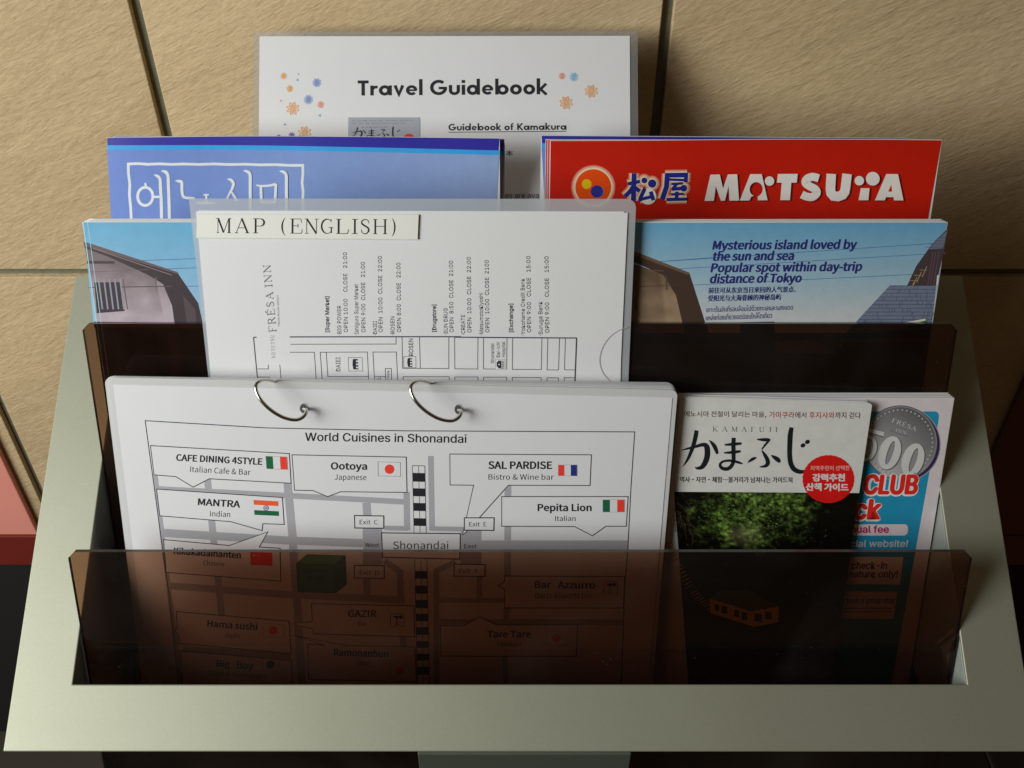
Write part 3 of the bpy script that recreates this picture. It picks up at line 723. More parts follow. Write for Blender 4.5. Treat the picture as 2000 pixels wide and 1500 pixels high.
halo(lambda w, c_: [a.line([a4(*q) for q in s_], wd / 5.263 + w * .8, c_) for s_, wd in strokes] + [a.disc(*a4(830, 215), 5.4 + w / 2, c_), a.disc(*a4(910, 248), 7.8 + w / 2, c_), a.disc(*a4(1235, 300), 6 + w / 2, c_)])
a.disc(*a4(870, 380), 16, rgb(238, 230, 215, 1.1)); 
for s_, wd in strokes: a.line([a4(*q) for q in s_], wd / 5.263, MB)
a.disc(*a4(830, 215), 5.6, MB); a.disc(*a4(910, 248), 8, MB); a.disc(*a4(1235, 300), 6.6, MB)
a5 = lambda x, y: (1360 + x / 4, 310 + y / 4)
LET = rgb(222, 218, 212, 1.15); SHD = rgb(120, 20, 40, 1)
def both(fn):
    sv = globals().get('a5off', 0)
    for off, c_ in (((6, 6), SHD), ((0, 0), LET)):
        fn(lambda x, y: a5(x + off[0], y + off[1]), c_)
def letters(f, c_):
    a.poly([f(*q) for q in [(62,330),(108,125),(182,125),(207,235),(245,125),(318,125),(332,330),(258,330),(250,215),(222,330),(190,330),(150,215),(135,330)]], c_)
    # first A: keyhole cut out
    a.poly([f(*q) for q in [(338,330),(420,125),(510,125),(556,330),(480,330),(478,300)] + [(467 + 52*cos(t), 243 + 56*sin(t)) for t in [radians(70 - 320 * i / 14) for i in range(15)]] + [(428,300),(414,330)]], c_)
    a.disc(*f(571, 180), 9.2, c_)
    a.poly([f(*q) for q in [(637,125),(791,125),(784,193),(741,193),(730,330),(655,330),(666,193),(628,193)]], c_)
    a.line(smooth_pts([f(*q) for q in [(955,160),(905,148),(862,165),(852,195),(885,222),(928,245),(938,275),(905,305),(860,302),(822,285)]], 4), 15.5, c_)
    a.line([f(1052, 125)] + [f(*q) for q in [(1045,240),(1050,275),(1070,298),(1105,302),(1140,288),(1156,265),(1162,235)]] + [f(1175, 125)], 18.5, c_)
    a.disc(*f(1270, 178), 9.2, c_); a.disc(*f(1375, 162), 13.4, c_)
    a.poly([f(*q) for q in [(1282,236),(1350,236),(1340,330),(1264,330)]], c_)
    a.poly([f(*q) for q in [(1392,330),(1480,125),(1572,125),(1614,330),(1540,330),(1536,305),(1478,305),(1468,330)]], c_)
both(letters)
a.poly([a5(*q) for q in [(1520,205),(1526,262),(1494,262)]], RED)
a.finish('cover_print', M['ink_gloss'])
for k, (dx, col, dd) in enumerate([(1069.5, (190, 70, 60), 1.6), (1065.5, (170, 60, 60), 3.0)]):
    q = Doc((dx, 272.5 - .4 * k), (dx + 764, 274), 433 + dd)
    q.thing('leaflet', ['second red leaflet, only its left edge showing behind the front one', 'third red leaflet, its darker left edge showing in front of the blue one'][k], 'leaflet', 'red leaflets at the back right')
    page_stack(q, .0011, M['paper'], pages=False, name_cover='front_leaf')
    b = Art(q, .00004); b.poly([(dx + .7, 273), (dx + 763, 275), (dx + 725, 500), (dx - 2, 500)], rgb(*col, 1.2)); b.finish('cover_print', M['ink_gloss'])
q = Doc((1057, 264.5), (1777, 270), 438)
q.thing('leaflet', 'blue leaflet with an indigo top band hidden behind the red ones at the back right', 'leaflet')
page_stack(q, .0011, M['paper'], pages=False, name_cover='front_leaf')
blue_art(q, 1057, 1777, lambda x: 264.5 + 5.5 * (x - 1057) / 720, False)

# ---------------------------------------------------------------- island guide booklets, middle tier
def lerp(p, q, t): return tuple(x * (1 - t) + y * t for x, y in zip(p, q))
K = 2.857
def sky(u, v, x, y):
    top, mid, low = rgb(96, 156, 192, 1.15), rgb(148, 178, 194, 1.15), rgb(200, 198, 196, 1.15)
    return lerp(top, mid, min(1, v * 2)) if v < .5 else lerp(mid, low, (v - .5) * 2)
sk = Doc((1073, 434), (1851, 433.5), 380.5)
GRP = 'island guide booklets in the middle tier'
sk.thing('booklet', 'island guide booklet with blue sky cover and English text, front one at the middle right', 'booklet', GRP)
page_stack(sk, .0029, M['paper'])
a = Art(sk, .00004); f6 = lambda x, y: (1180 + x / K, 240 + y / K)
a.grid([(1074, 435), (1850, 434.5), (1818, 650), (1080, 650)], 6, 10, sky)
WR = rgb(70, 105, 165, 1.1)
for p_, q_ in (((230, 780), (1905, 668)), ((400, 815), (1905, 726)), ((180, 920), (1880, 838))): a.line([f6(*p_), f6(*q_)], 1.1, WR)
a.line([f6(230, 780), f6(700, 744)], 1.0, WR)
wall_c = rgb(150, 128, 104, 1.1)
def plaster(c0, c1):
    def fn(u, v, x, y):
        n_ = noise.fractal(Vector((x * .02, y * .03, 2.0)), 1.0, 2.0, 4); t = min(1, max(0, v * 1.1 + .25 * n_ - .1 + (.4 if u > .86 else 0)))
        return tuple(q * (1 + .1 * n_) for q in lerp(c0, c1, 1 - t))
    return fn
a.grid([f6(-300, 640), f6(420, 870), f6(480, 1260), f6(-300, 1260)], 30, 24, plaster(wall_c, rgb(104, 84, 66, 1)))
a.poly([f6(*q) for q in [(-300, 640), (165, 715), (475, 835), (560, 1100), (612, 1260), (470, 1260), (400, 960), (330, 850), (165, 775), (-300, 690)]], rgb(72, 56, 48, 1))
a.poly([f6(*q) for q in [(165, 715), (475, 835), (470, 850), (165, 735)]], rgb(110, 88, 70, 1))
a.line([f6(160, 915), f6(420, 905)], 1.4, rgb(80, 62, 50, 1)); a.line([f6(150, 820), f6(330, 826)], 1, rgb(120, 98, 80, 1))
a.poly([f6(*q) for q in [(160, 880), (186, 880), (186, 1050), (160, 1050)]], rgb(100, 80, 66, 1)); a.line([f6(346, 850), f6(350, 930)], 3, rgb(90, 70, 60, 1))
a.poly([f6(*q) for q in [(1916, 590), (1850, 655), (1808, 705), (1740, 800), (1690, 908), (1850, 908), (1900, 700)]], rgb(74, 62, 66, 1))
a.poly([f6(*q) for q in [(1914, 600), (1850, 660), (1812, 706), (1892, 700)]], rgb(112, 118, 138, 1))
for k in range(4): a.line([f6(1862 - 22 * k, 640 + 18 * k), f6(1906 - 4 * k, 640 + 18 * k)], .8, rgb(80, 84, 100, 1))
for x, y in ((1800, 800), (1770, 830), (1745, 860), (1728, 890)): a.line([f6(x, y), f6(x - 26, y + 60)], 1.2, rgb(190, 160, 110, 1)); a.line([f6(x, y + 22), f6(x - 40, y + 20)], 1, rgb(180, 150, 100, 1))
for x in (1868, 1850, 1835): a.line([f6(x, 720), f6(x - 30, 905)], 1.2, rgb(120, 90, 90, 1))
a.line([f6(1862, 850), f6(1858, 900)], 3, rgb(225, 220, 225, 1))
a.poly([f6(*q) for q in [(1592, 908), (1852, 908), (1822, 1180), (1340, 1180)]], rgb(112, 122, 144, 1.1))
random.seed(3)
for k in range(13):
    y = 908 + 21 * k; xl = 1592 - 19.5 * k; a.line([f6(xl, y), f6(1852 - 2.4 * k, y)], .9, rgb(72, 76, 92, 1))
    for j in range(7):
        x = random.uniform(xl + 10, 1840); a.line([f6(x, y + 2), f6(x - 3, y + 20)], .8, rgb(84, 92, 110, 1))
a.poly([f6(*q) for q in [(1640, 1120), (1790, 1092), (1795, 1103), (1700, 1126)]], rgb(225, 222, 210, 1))
a.poly([f6(*q) for q in [(1700, 1126), (1800, 1100), (1816, 1180), (1640, 1180)]], rgb(70, 110, 60, 1))
NV = rgb(44, 44, 120, 1)
for body, x0, x1, y0, y1 in (('Mysterious island loved by', 602, 1405, 706, 701), ('the sun and sea', 600, 1055, 768, 764), ('Popular spot within day-trip', 592, 1435, 832, 824), ('distance of Tokyo', 586, 1098, 893, 888)):
    a.text(body, f6(x0, y0), f6(x1, y1), 16.5, NV, bold=.014, shear=.2, res=4)
a.text('前往可从东京当日来回的人气景点、', f6(580, 951), f6(1068, 944), 11.5, NV, bold=.007, fit=True, shear=.1)
a.text('受阳光与大海眷顾的神秘岛屿', f6(577, 996), f6(985, 988), 12, NV, bold=.007, fit=True, shear=.1)
a.text('เกาะเร้นลับที่รอบล้อมไปด้วยทะเลและแสงแดด', f6(570, 1056), f6(1052, 1042), 11.5, NV, fk='thai', fit=True)
a.text('แหล่งท่องเที่ยวยอดนิยมใกล้โตเกียว', f6(567, 1102), f6(935, 1088), 12, NV, fk='thai', fit=True)
# lower part of the cover photograph behind the smoked divider
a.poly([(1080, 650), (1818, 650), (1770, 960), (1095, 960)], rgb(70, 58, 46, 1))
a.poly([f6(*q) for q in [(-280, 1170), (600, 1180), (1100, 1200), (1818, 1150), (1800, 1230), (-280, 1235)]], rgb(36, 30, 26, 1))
a.poly([f6(*q) for q in [(760, 1112), (948, 1108), (942, 1900), (740, 1900)]], rgb(34, 34, 28, 1))
a.poly([f6(*q) for q in [(950, 1215), (1155, 1210), (1310, 1285), (950, 1282)]], rgb(128, 104, 84, 1))
a.poly([f6(*q) for q in [(1180, 1205), (1800, 1200), (1795, 1225), (1230, 1232)]], rgb(96, 66, 46, 1))
a.finish('cover_picture', M['ink_photo'])
copy_behind(sk.root, 2, .0031, ['second island guide booklet at the middle right, its page tops showing', 'rear island guide booklet of the middle right stack, just below the red leaflet'], GRP)

s2 = Doc((160.5, 433), (938, 433), 380.5)
s2.thing('booklet', 'island guide booklet with house roof and wires on its cover, front at the middle left', 'booklet', GRP)
page_stack(s2, .0029, M['paper'])
a = Art(s2, .00004); f4 = lambda x, y: (140 + x / K, 380 + y / K)
a.grid([(161.5, 434), (937, 434), (925, 640), (184, 640)], 6, 10, lambda u, v, x, y: lerp(rgb(98, 164, 200, 1.1), rgb(150, 182, 208, 1.1), v))
for p_, q_ in (((300, 372), (720, 356)), ((500, 415), (720, 408)), ((90, 520), (1100, 505))): a.line([f4(*p_), f4(*q_)], 1.1, rgb(64, 95, 150, 1.1))
WL = rgb(172, 158, 166, 1.15)
a.grid([f4(74, 290), f4(520, 440), f4(590, 760), f4(150, 760)], 40, 30, plaster(WL, rgb(120, 106, 112, 1)))
a.poly([f4(*q) for q in [(66, 265), (590, 435), (706, 605), (742, 760), (580, 760), (560, 620), (510, 500), (430, 450), (200, 345), (74, 300)]], rgb(66, 56, 62, 1))
a.poly([f4(*q) for q in [(66, 262), (120, 278), (590, 432), (600, 446), (400, 385), (72, 285)]], rgb(104, 90, 92, 1))
a.line([f4(120, 300), f4(560, 450)], 1.2, rgb(150, 132, 130, 1))
a.poly([f4(*q) for q in [(620, 560), (690, 640), (700, 760), (650, 760)]], rgb(88, 76, 80, 1))
a.poly([f4(*q) for q in [(84, 368), (240, 372), (240, 386), (86, 386)]], rgb(74, 62, 66, 1)); a.line([f4(90, 432), f4(430, 418)], 1, rgb(110, 96, 102, 1)); a.line([f4(110, 518), f4(560, 512)], 2, rgb(92, 82, 90, 1))
a.poly([f4(*q) for q in [(126, 490), (272, 488), (296, 650), (140, 662)]], rgb(60, 56, 64, 1))
for k in range(5): a.line([f4(150 + 30 * k, 470), f4(172 + 30 * k, 640)], 3.0, rgb(150, 146, 156, 1))
a.line([f4(286, 470), f4(312, 640)], 2, rgb(96, 88, 98, 1)); a.line([f4(470, 460), f4(472, 525)], 2.2, rgb(110, 98, 106, 1))
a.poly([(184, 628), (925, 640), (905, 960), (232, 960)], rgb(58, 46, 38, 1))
a.poly([f4(*q) for q in [(160, 710), (740, 716), (745, 745), (165, 740)]], rgb(120, 80, 56, 1))
for x, w_, c_ in ((330, 14, (34, 28, 22)), (460, 10, (40, 30, 24)), (560, 18, (84, 58, 40)), (250, 12, (66, 62, 40))): a.line([f4(x, 770), f4(x + 40, 1200)], w_, rgb(*c_, 1))
a.line([(162.2, 434), (190, 640), (228, 900)], 1.6, rgb(150, 210, 235, 1.1))
a.line([(171, 434), (199, 640), (236, 900)], 1.0, rgb(180, 215, 230, 1))
a.finish('cover_picture', M['ink_photo'])
copy_behind(s2.root, 2, .0031, ['second island guide booklet at the middle left, its page tops showing', 'rear island guide booklet of the middle left stack, below the blue leaflet'], GRP)

# ---------------------------------------------------------------- coin club booklets, front right
cb = Doc((1327, 777.5), (1864, 777), 368.2)
GC = 'membership booklets with a silver coin on the cover'
cb.thing('booklet', 'membership booklet with a silver 500 coin and red CLUB lettering, at the front right', 'booklet', GC)
page_stack(cb, .0026, M['paper'])
a = Art(cb, .00004); fE = lambda x, y: (1280 + x / 3.226, 740 + y / 3.226)
a.poly([(1328.5, 779), (1862.5, 778.5), (1773, 1345), (1380, 1345)], rgb(212, 204, 206, 1.1))
TEAL = rgb(34, 138, 176, 1.2)
a.poly([fE(*q) for q in [(1000, 205), (1765, 205), (1780, 212), (1787, 228), (1783, 270), (1640, 1080)]] + [(1741, 1340), (1400, 1340)], TEAL)
a.poly([fE(1640, 1070), (1741 - 6, 1340), (1400, 1340), (1500, 1070)], TEAL)
cx, cy = fE(1543, 402)
for k in range(5): a.disc(cx + 5 + k * .2, cy + 3, 74 - k * .8, lerp(rgb(180, 170, 190, 1), rgb(60, 40, 90, 1), k / 4), n=48)
a.disc(cx, cy, 73, rgb(70, 70, 74, 1), n=56)
a.disc(cx, cy, 71.5, rgb(150, 150, 152, 1), n=56)
nn = 56; pts = [(cx, cy)] + [(cx + 69.5 * cos(2*pi*i/nn), cy + 69.5 * sin(2*pi*i/nn)) for i in range(nn)]
a.add(pts, [(0, i + 1, (i + 1) % nn + 1) for i in range(nn)], [rgb(150, 150, 151, 1)] + [rgb(*([145 + 46 * cos(2*pi*i/nn - 2.2)] * 3), 1) for i in range(nn)])
for i in range(46):
    t = 2 * pi * i / 46; a.disc(cx + 63.5 * cos(t), cy + 63.5 * sin(t), 2.1, rgb(96, 96, 98, 1), n=10); a.disc(cx + 63.5 * cos(t) - .4, cy + 63.5 * sin(t) - .4, 1.7, rgb(196, 196, 196, 1), n=10)
NUM, NSH = rgb(214, 214, 212, 1), rgb(98, 98, 100, 1)
for (x, y, rx, ry) in ((1475, 465, 44, 100), (1622, 510, 44, 100)):
    q = fE(x, y)
    a.disc(q[0] + 1.2, q[1] + 1.2, (rx + 26) / 3.226, NSH, (ry + 10) / 3.226, rot=.32); a.disc(*q, (rx + 24) / 3.226, NUM, (ry + 8) / 3.226, rot=.32)
    a.disc(q[0] + 1, q[1], rx * .42 / 3.226, NSH, ry * .78 / 3.226, rot=.32); a.disc(q[0] + 1.6, q[1] + .6, rx * .34 / 3.226, rgb(150, 150, 152, 1), ry * .74 / 3.226, rot=.32)
a.line([fE(1320, 318), fE(1440, 352)], 10, NSH); a.line([fE(1320, 315), fE(1440, 349)], 8, NUM)
a.ring(*fE(1330, 440), 54 / 3.226, 9, NSH, 74 / 3.226, rot=.3); a.ring(*fE(1328, 437), 54 / 3.226, 7, NUM, 74 / 3.226, rot=.3)
a.vector(SER, 'FR\u00c9SA', fE(1488, 272), fE(1640, 330), 8.5, rgb(208, 208, 206, 1), .16, w=1.3)
a.vector(SER, 'INN', fE(1512, 332), fE(1580, 350), 6.5, rgb(204, 204, 202, 1), .16, w=1.3)
a.line([fE(1478, 324), fE(1588, 362)], .8, rgb(110, 110, 112, 1)); a.line([fE(1545, 228), fE(1600, 246)], 1.6, rgb(118, 118, 120, 1))
def outlined(body, p_, q_, h, c_, sh, b=.03, ob=.085, fk='inter'):
    a.text(body, (p_[0] - 1, p_[1] + 1), (q_[0] + 1, q_[1] + 1), h, rgb(232, 226, 222, 1.1), bold=ob, shear=sh, fk=fk, res=4)
    a.text(body, p_, q_, h, c_, bold=b, shear=sh, fk=fk, res=4)
a.poly([fE(*q) for q in [(1300, 690), (1640, 590), (1660, 640), (1640, 730), (1300, 735)]], TEAL)
RD2 = rgb(214, 44, 36, 1.15)
outlined('CLUB', fE(1302, 722), fE(1650, 722), 36, RD2, .14, .04, .085)
outlined('Back', fE(1060, 880), fE(1418, 880), 37, RD2, .14, .04, .085)
a.poly([fE(*q) for q in [(1000, 915), (1575, 915), (1588, 925), (1592, 950), (1586, 975), (1570, 986), (1000, 986)]], rgb(222, 210, 214, 1.1))
a.text('No annual fee', fE(1052, 968), fE(1472, 968), 13.5, rgb(178, 30, 104, 1.15), bold=.03, fk='inter')
a.text('On the official website!', fE(915, 1058), fE(1588, 1056), 12.5, rgb(196, 202, 206, 1.1), bold=.025, shear=.14, fk='inter')
fF = lambda x, y: (1280 + x / 3.125, 1040 + y / 3.125)
a.poly([fF(*q) for q in [(950, 148), (1514, 148), (1492, 316), (940, 312)]], rgb(225, 205, 195, 1.1))
a.poly([fF(*q) for q in [(950, 355), (1476, 362), (1452, 526), (930, 522)]], rgb(225, 205, 195, 1.1))
a.text('Easy check-in', fF(1068, 220), fF(1412, 220), 13, BLACK, bold=.025, shear=.14, fk='inter')
a.text('with signature only!', fF(980, 275), fF(1478, 272), 13, BLACK, bold=.025, shear=.14, fk='inter')
a.text('1 point from a group stay', fF(1042, 432), fF(1458, 428), 10, BLACK, bold=.02, shear=.14, fk='inter')
for y in (462, 482): a.line([fF(1130, y), fF(1440, y - 1)], 2, rgb(120, 90, 80, 1))
a.finish('cover_picture', M['ink_photo'])
copy_behind(cb.root, 2, .0027, ['second coin membership booklet at the front right, its page tops showing', 'rear coin membership booklet at the front right, last of its stack'], GC, .0004)

# ---------------------------------------------------------------- Korean walking guide
kf = Doc((1326.5, 774), (1704, 784.5), 364)
kf.thing('guidebook', 'slim guidebook with white cover, black brush kana and a red badge, over the coin booklets', 'guidebook')
rt = kf.root
prism('cover', kf.rect(.004, (0, 0, 1, 0)), 0, .0004, M['paper'], rt, M['paper'])
prism('page_block', kf.rect(0, g=.0012), .00045, .0033, M['page_edge'], rt)
prism('back_cover', kf.rect(.003, (0, 0, 1, 0)), .0034, .0037, M['paper'], rt)
a = Art(kf, .00004)
# cover photograph: green tunnel of trees, dark round it
def wood(u, v, x, y):
    dx = (x - 1470) / 120; dy = (y - 1000) / 85
    r2 = dx * dx + dy * dy
    n = noise.fractal(Vector((x * .035, y * .05, 1.3)), 1.0, 2.1, 5); n2 = noise.fractal(Vector((x * .13, y * .2, 7.7)), 1.0, 2.1, 4)
    g = max(0, 1 - r2 * .85 + n * 1.0) * (1 if y < 1065 else max(.0, 1 - (y - 1065) / 50))
    g = min(1, g) * (.45 + 1.0 * n2 + .2)
    g = max(0, g)
    base = (10 + 6 * n2, 12 + 6 * n2, 6)
    mist = max(0, 1 - ((x - 1455) / 45) ** 2 - ((y - 1045) / 28) ** 2)
    c_ = (base[0] + 94 * g + 74 * mist, base[1] + 124 * g + 72 * mist, base[2] + 50 * g + 54 * mist)
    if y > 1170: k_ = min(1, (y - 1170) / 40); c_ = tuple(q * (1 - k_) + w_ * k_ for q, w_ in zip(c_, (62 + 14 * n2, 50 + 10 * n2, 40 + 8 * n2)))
    return rgb(*[max(2, min(250, q)) for q in c_], 1.0)
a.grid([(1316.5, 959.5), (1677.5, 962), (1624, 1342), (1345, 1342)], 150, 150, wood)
random.seed(21)
for k in range(620):
    x = random.gauss(1470, 62); y = random.gauss(1000, 36)
    if not (1325 < x < 1655 and 968 < y < 1068) or (x > 1560 and y < 1010): continue
    t = random.uniform(-.9, .5) + (.6 if x < 1440 else 0); l = random.uniform(2.5, 7); q_ = random.random() * max(.25, 1 - abs(x - 1470) / 150)
    a.poly([(x, y), (x + l * .5 * cos(t) - .9, y + l * .5 * sin(t) + 1.0), (x + l * cos(t), y + l * sin(t)), (x + l * .5 * cos(t) + .7, y + l * .5 * sin(t) - 1.0)], rgb(46 + 84 * q_, 70 + 96 * q_, 34 + 40 * q_, 1))
random.seed(11)
for k in range(26):
    x, y = random.uniform(1312, 1345), random.uniform(965, 1035); t = random.uniform(.3, 1.3); l = random.uniform(14, 42)
    a.line(smooth_pts([(x, y), (x + l * .5 * cos(t), y + l * .5 * sin(t)), (x + l * cos(t + .3), y + l * sin(t + .3))], 3), .6, rgb(84, 72, 52, 1))
# railway and little tram, seen through the smoked front
for k in range(22):
    t = k / 21; p_ = smooth_pts([(1302, 1058), (1322, 1105), (1352, 1155), (1384, 1186)], 8)[int(t * 24)]
    a.line([(p_[0] - 4, p_[1] + 4), (p_[0] + 9, p_[1] - 3)], 2.0, rgb(196, 162, 112, 1.1))
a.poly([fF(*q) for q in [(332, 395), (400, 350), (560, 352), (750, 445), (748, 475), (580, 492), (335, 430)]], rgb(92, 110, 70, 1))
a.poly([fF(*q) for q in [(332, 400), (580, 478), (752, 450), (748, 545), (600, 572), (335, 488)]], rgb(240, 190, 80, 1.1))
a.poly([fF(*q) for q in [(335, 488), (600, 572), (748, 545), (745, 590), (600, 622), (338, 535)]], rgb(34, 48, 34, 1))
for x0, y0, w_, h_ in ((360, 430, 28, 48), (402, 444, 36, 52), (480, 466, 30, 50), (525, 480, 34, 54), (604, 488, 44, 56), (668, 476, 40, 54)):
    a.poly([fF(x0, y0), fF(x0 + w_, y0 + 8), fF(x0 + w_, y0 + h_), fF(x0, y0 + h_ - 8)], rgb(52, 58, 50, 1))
# white title field
a.poly([(1327.5, 775.5), (1362, 776), (1690, 785.5), (1699, 787), (1702.5, 791), (1677.3, 962), (1316.5, 959.5)], rgb(206, 206, 202, 1.15))
BR, RDT = rgb(92, 50, 42, 1), rgb(176, 52, 46, 1)
def hang(body, x0, x1, c_, y=240):
    a.text(body, fE(x0, y + (x0 - 180) / 1113 * 8), fE(x1, y + (x1 - 180) / 1113 * 8), 12.6, c_, bold=.006, fit=True)
hang('에노시마 전철이 달리는 마을,', 180, 697, BR); hang('가마쿠라', 715, 875, RDT); hang('에서', 878, 950, BR); hang('후지사와', 967, 1127, RDT); hang('까지 걷다', 1130, 1293, BR)
a.vector(SER, 'KAMAFUJI', fE(360, 329), fE(768, 332), 9.5, BLACK, .62, w=.9)
kana(a, fE, rgb(26, 34, 40, 1), 1 / 3.226)
a.text('역사·자연·체험…볼거리가 넘쳐나는 가이드북', fE(153, 649), fE(865, 652), 11.5, BLACK, bold=.008, fit=True)
n = 64
a.poly([(fE(1088, 628)[0] + (50.2 + (.7 if i % 2 else 0)) * cos(2*pi*i/n), fE(1088, 628)[1] + (46.4 + (.7 if i % 2 else 0)) * sin(2*pi*i/n)) for i in range(n)], rgb(208, 26, 24, 1.15))
LW = rgb(235, 200, 195, 1.1)
a.text('지역주민이 선택한', fE(975, 575), fE(1222, 573), 9.5, LW, fit=True)
a.text('강력추천', fE(987, 642), fE(1193, 642), 14.5, WHITE, bold=.02, fit=True)
a.text('산책 가이드', fE(945, 700), fE(1215, 704), 14.5, WHITE, bold=.02, fit=True)
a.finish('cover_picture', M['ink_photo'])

# ---------------------------------------------------------------- clear folder with the English map
mp_ = Doc((368, 388), (1243, 389), 374.6)
mp_.thing('clear_folder', 'clear plastic folder holding a street map and opening hours, labelled MAP (ENGLISH)', 'folder')
rt = mp_.root; R4 = .0045
prism('back_film', mp_.rect(R4, (0, 0, 1, 0)), .0006, .0009, M['folder'], rt)
def quad_px(d, pts): return [d.P(*q) for q in pts][::-1]
sheet = quad_px(mp_, [(384, 414), (1232, 418), (1204, 800), (1190, 1290), (480, 1290), (418, 800)])
prism('map_sheet', quad_px(mp_, [(383, 413), (1226, 416), (1213, 700), (1198, 1290), (480, 1290), (417, 800)]), .0000, .0003, M['paper'], rt)
prism('spare_sheet', quad_px(mp_, [(386, 411.5), (1219, 413.5), (1210, 700), (1198, 1290), (480, 1290), (420, 800)]), .00032, .00055, M['paper'], rt)
a = Art(mp_, .00004)
f9 = lambda x, y: (460 + x / 4.545, 640 + y / 4.545)
g10 = lambda x, y: (840 + x / 4.762, 640 + y / 4.762)
f5 = lambda x, y: (800 + x / 3.75, 380 + y / 3.75)
LN = rgb(62, 62, 76, 1)
def L9(*p, w=1.25): a.line([f9(*q) for q in p], w, LN)
def L10(*p, w=1.25): a.line([g10(*q) for q in p], w, LN)
L9((158, 85), (187, 85), w=2); L9((160, 85), (195, 450), (205, 560), w=2); L9((195, 366), (292, 366), (290, 328)); L9((200, 438), (300, 438), (302, 520)); L9((393, 328), (410, 510))
L9((482, 82), (1300, 80), (2000, 80), w=2.3); L10((230, 88), (700, 92), (1365, 96), w=2.3)
L9((487, 147), (1425, 145), (1425, 85)); L9((480, 218), (700, 218), (720, 530)); L9((774, 530), (752, 218), (1170, 216), (1184, 503), (1080, 503)); L9((805, 218), (820, 434), (1178, 433))
L9((1000, 265), (1124, 265), (1130, 385), (1006, 385), (1000, 265), w=.8)
L9((1237, 530), (1220, 216), (1428, 216), (1440, 503), (1387, 503), (1383, 362), (1330, 362), (1336, 530)); L9((1232, 432), (1330, 434)); L9((1284, 434), (1286, 530))
L9((1478, 85), (1483, 360), (1893, 363), (1893, 85)); L9((1633, 85), (1640, 360)); L9((1493, 540), (1488, 435), (1897, 435), (1898, 540))
L9((1492, 255), (1600, 255), (1602, 355), (1494, 355), (1492, 255), w=.8)
L10((228, 90), (230, 382), (443, 384), (445, 92)); L10((497, 92), (497, 384), (605, 384)); L10((715, 95), (712, 388)); L10((768, 95), (765, 388), (1035, 388), (1040, 98))
L10((1095, 98), (1088, 392), (1195, 393), (1203, 98)); L10((1258, 98), (1250, 392), (1347, 392)); L10((1363, 94), (1344, 580), w=2.6)
L10((231, 580), (230, 458), (445, 458), (446, 580)); L10((497, 580), (497, 460), (712, 460), (713, 580)); L10((764, 580), (765, 463), (1033, 464), (1032, 580)); L10((1084, 580), (1088, 465), (1193, 466), (1192, 580)); L10((1242, 580), (1248, 465), (1347, 466))
def shop(f, x0, y0, x1, y1):
    a.poly([f(x0, y0), f(x0 + (x1-x0)*.35, y0 - 4), f(x1, y0), f(x1 + 4, y1), f(x0 + 4, y1), f(x0 - 4, (y0+y1)/2)], INK)
    for k in range(3): y = y0 + (y1 - y0) * (.12 + .3 * k); a.poly([f(x1 - 16, y), f(x1 + 1, y), f(x1 + 2, y + (y1-y0)*.16), f(x1 - 15, y + (y1-y0)*.16)], WHITE)
shop(f9, 1042, 280, 1086, 370); shop(f9, 1528, 272, 1566, 348)
a.outline([g10(*q) for q in [(608, 293), (696, 293), (697, 390), (606, 390)]], .8, GREY, WHITE)
a.poly([g10(*q) for q in [(620, 318), (632, 318), (632, 306), (660, 306), (660, 378), (632, 378), (632, 362), (620, 362)]], INK)
a.line([g10(634, 342), g10(650, 342)], 1.2, WHITE); a.line([g10(642, 334), g10(642, 350)], 1.2, WHITE)
a.poly([g10(*q) for q in [(658, 308), (686, 308), (686, 380), (658, 380)]], INK)
for i in range(4):
    for j in range(2): a.poly([g10(662 + 12*j, 312 + 17*i), g10(671 + 12*j, 312 + 17*i), g10(671 + 12*j, 323 + 17*i), g10(662 + 12*j, 323 + 17*i)], WHITE)
def V(body, x, y0, y1, h=7.6, col=None, bold=0, fk='inter'): a.text(body, (x, y0), (x - (y0 - y1) * .01, y1), h, col or rgb(58, 58, 70, 1), bold=bold, fk=fk)
V('[Super Market]', 643, 648.8, 578.8, bold=.02)
V('·BIG POWER', 666.5, 654.8, 597); V('OPEN 10:00    CLOSE   21:00', 679, 648.8, 492.7)
V('·Ishiguro Super Market', 700, 654.8, 555); V('OPEN 9:00  CLOSE   21:00', 713.6, 648.8, 511.6)
V('·DAIEI', 736.2, 654.8, 626.8); V('OPEN  10:00  CLOSE  22:00', 747, 648.8, 500)
V('·ROSEN', 770.5, 654.8, 618); V('OPEN 8:00  CLOSE   22:00', 783, 648.8, 513)
V('[Drugstore]', 851.8, 648, 594.7, bold=.02); V('·SUN DRUG', 874.2, 654, 601.9); V('OPEN  8:50  CLOSE  21:00', 885.6, 648.8, 509.3)
V('·CREATE', 908.2, 654, 614.7); V('OPEN  10:00  CLOSE  22:00', 920.5, 649.3, 501.9)
V('·MatsumotoKiyoshi', 943.6, 654.7, 572.5); V('OPEN  10:00  CLOSE  2100', 955.5, 649, 508)
V('[Exchange]', 1001.8, 648.8, 593, bold=.02); V('·Yokohama Credit Bank', 1025.2, 655.5, 544); V('OPEN 9:00   CLOSE   15:00', 1037, 649, 500)
V('·Suruga Bank', 1059.4, 656, 588.8); V('OPEN 9:00   CLOSE   15:00', 1072.4, 650, 500.5)
V('DAIEI', 664.5, 725, 697.6, 8.4); V('ROSEN', 806.8, 695, 661.3, 8.4); V('UFJ Bank', 760.5, 750.5, 723.5, 4.6); V('KING', 740.5, 751, 738.5, 4.6)
V('Shonandai', 965, 709.3, 671, 6.6); V('Dai-ichi', 976.2, 697.7, 668, 6.6); V('Hospital', 986.5, 697, 667, 6.6)
LG = rgb(112, 112, 120, 1)
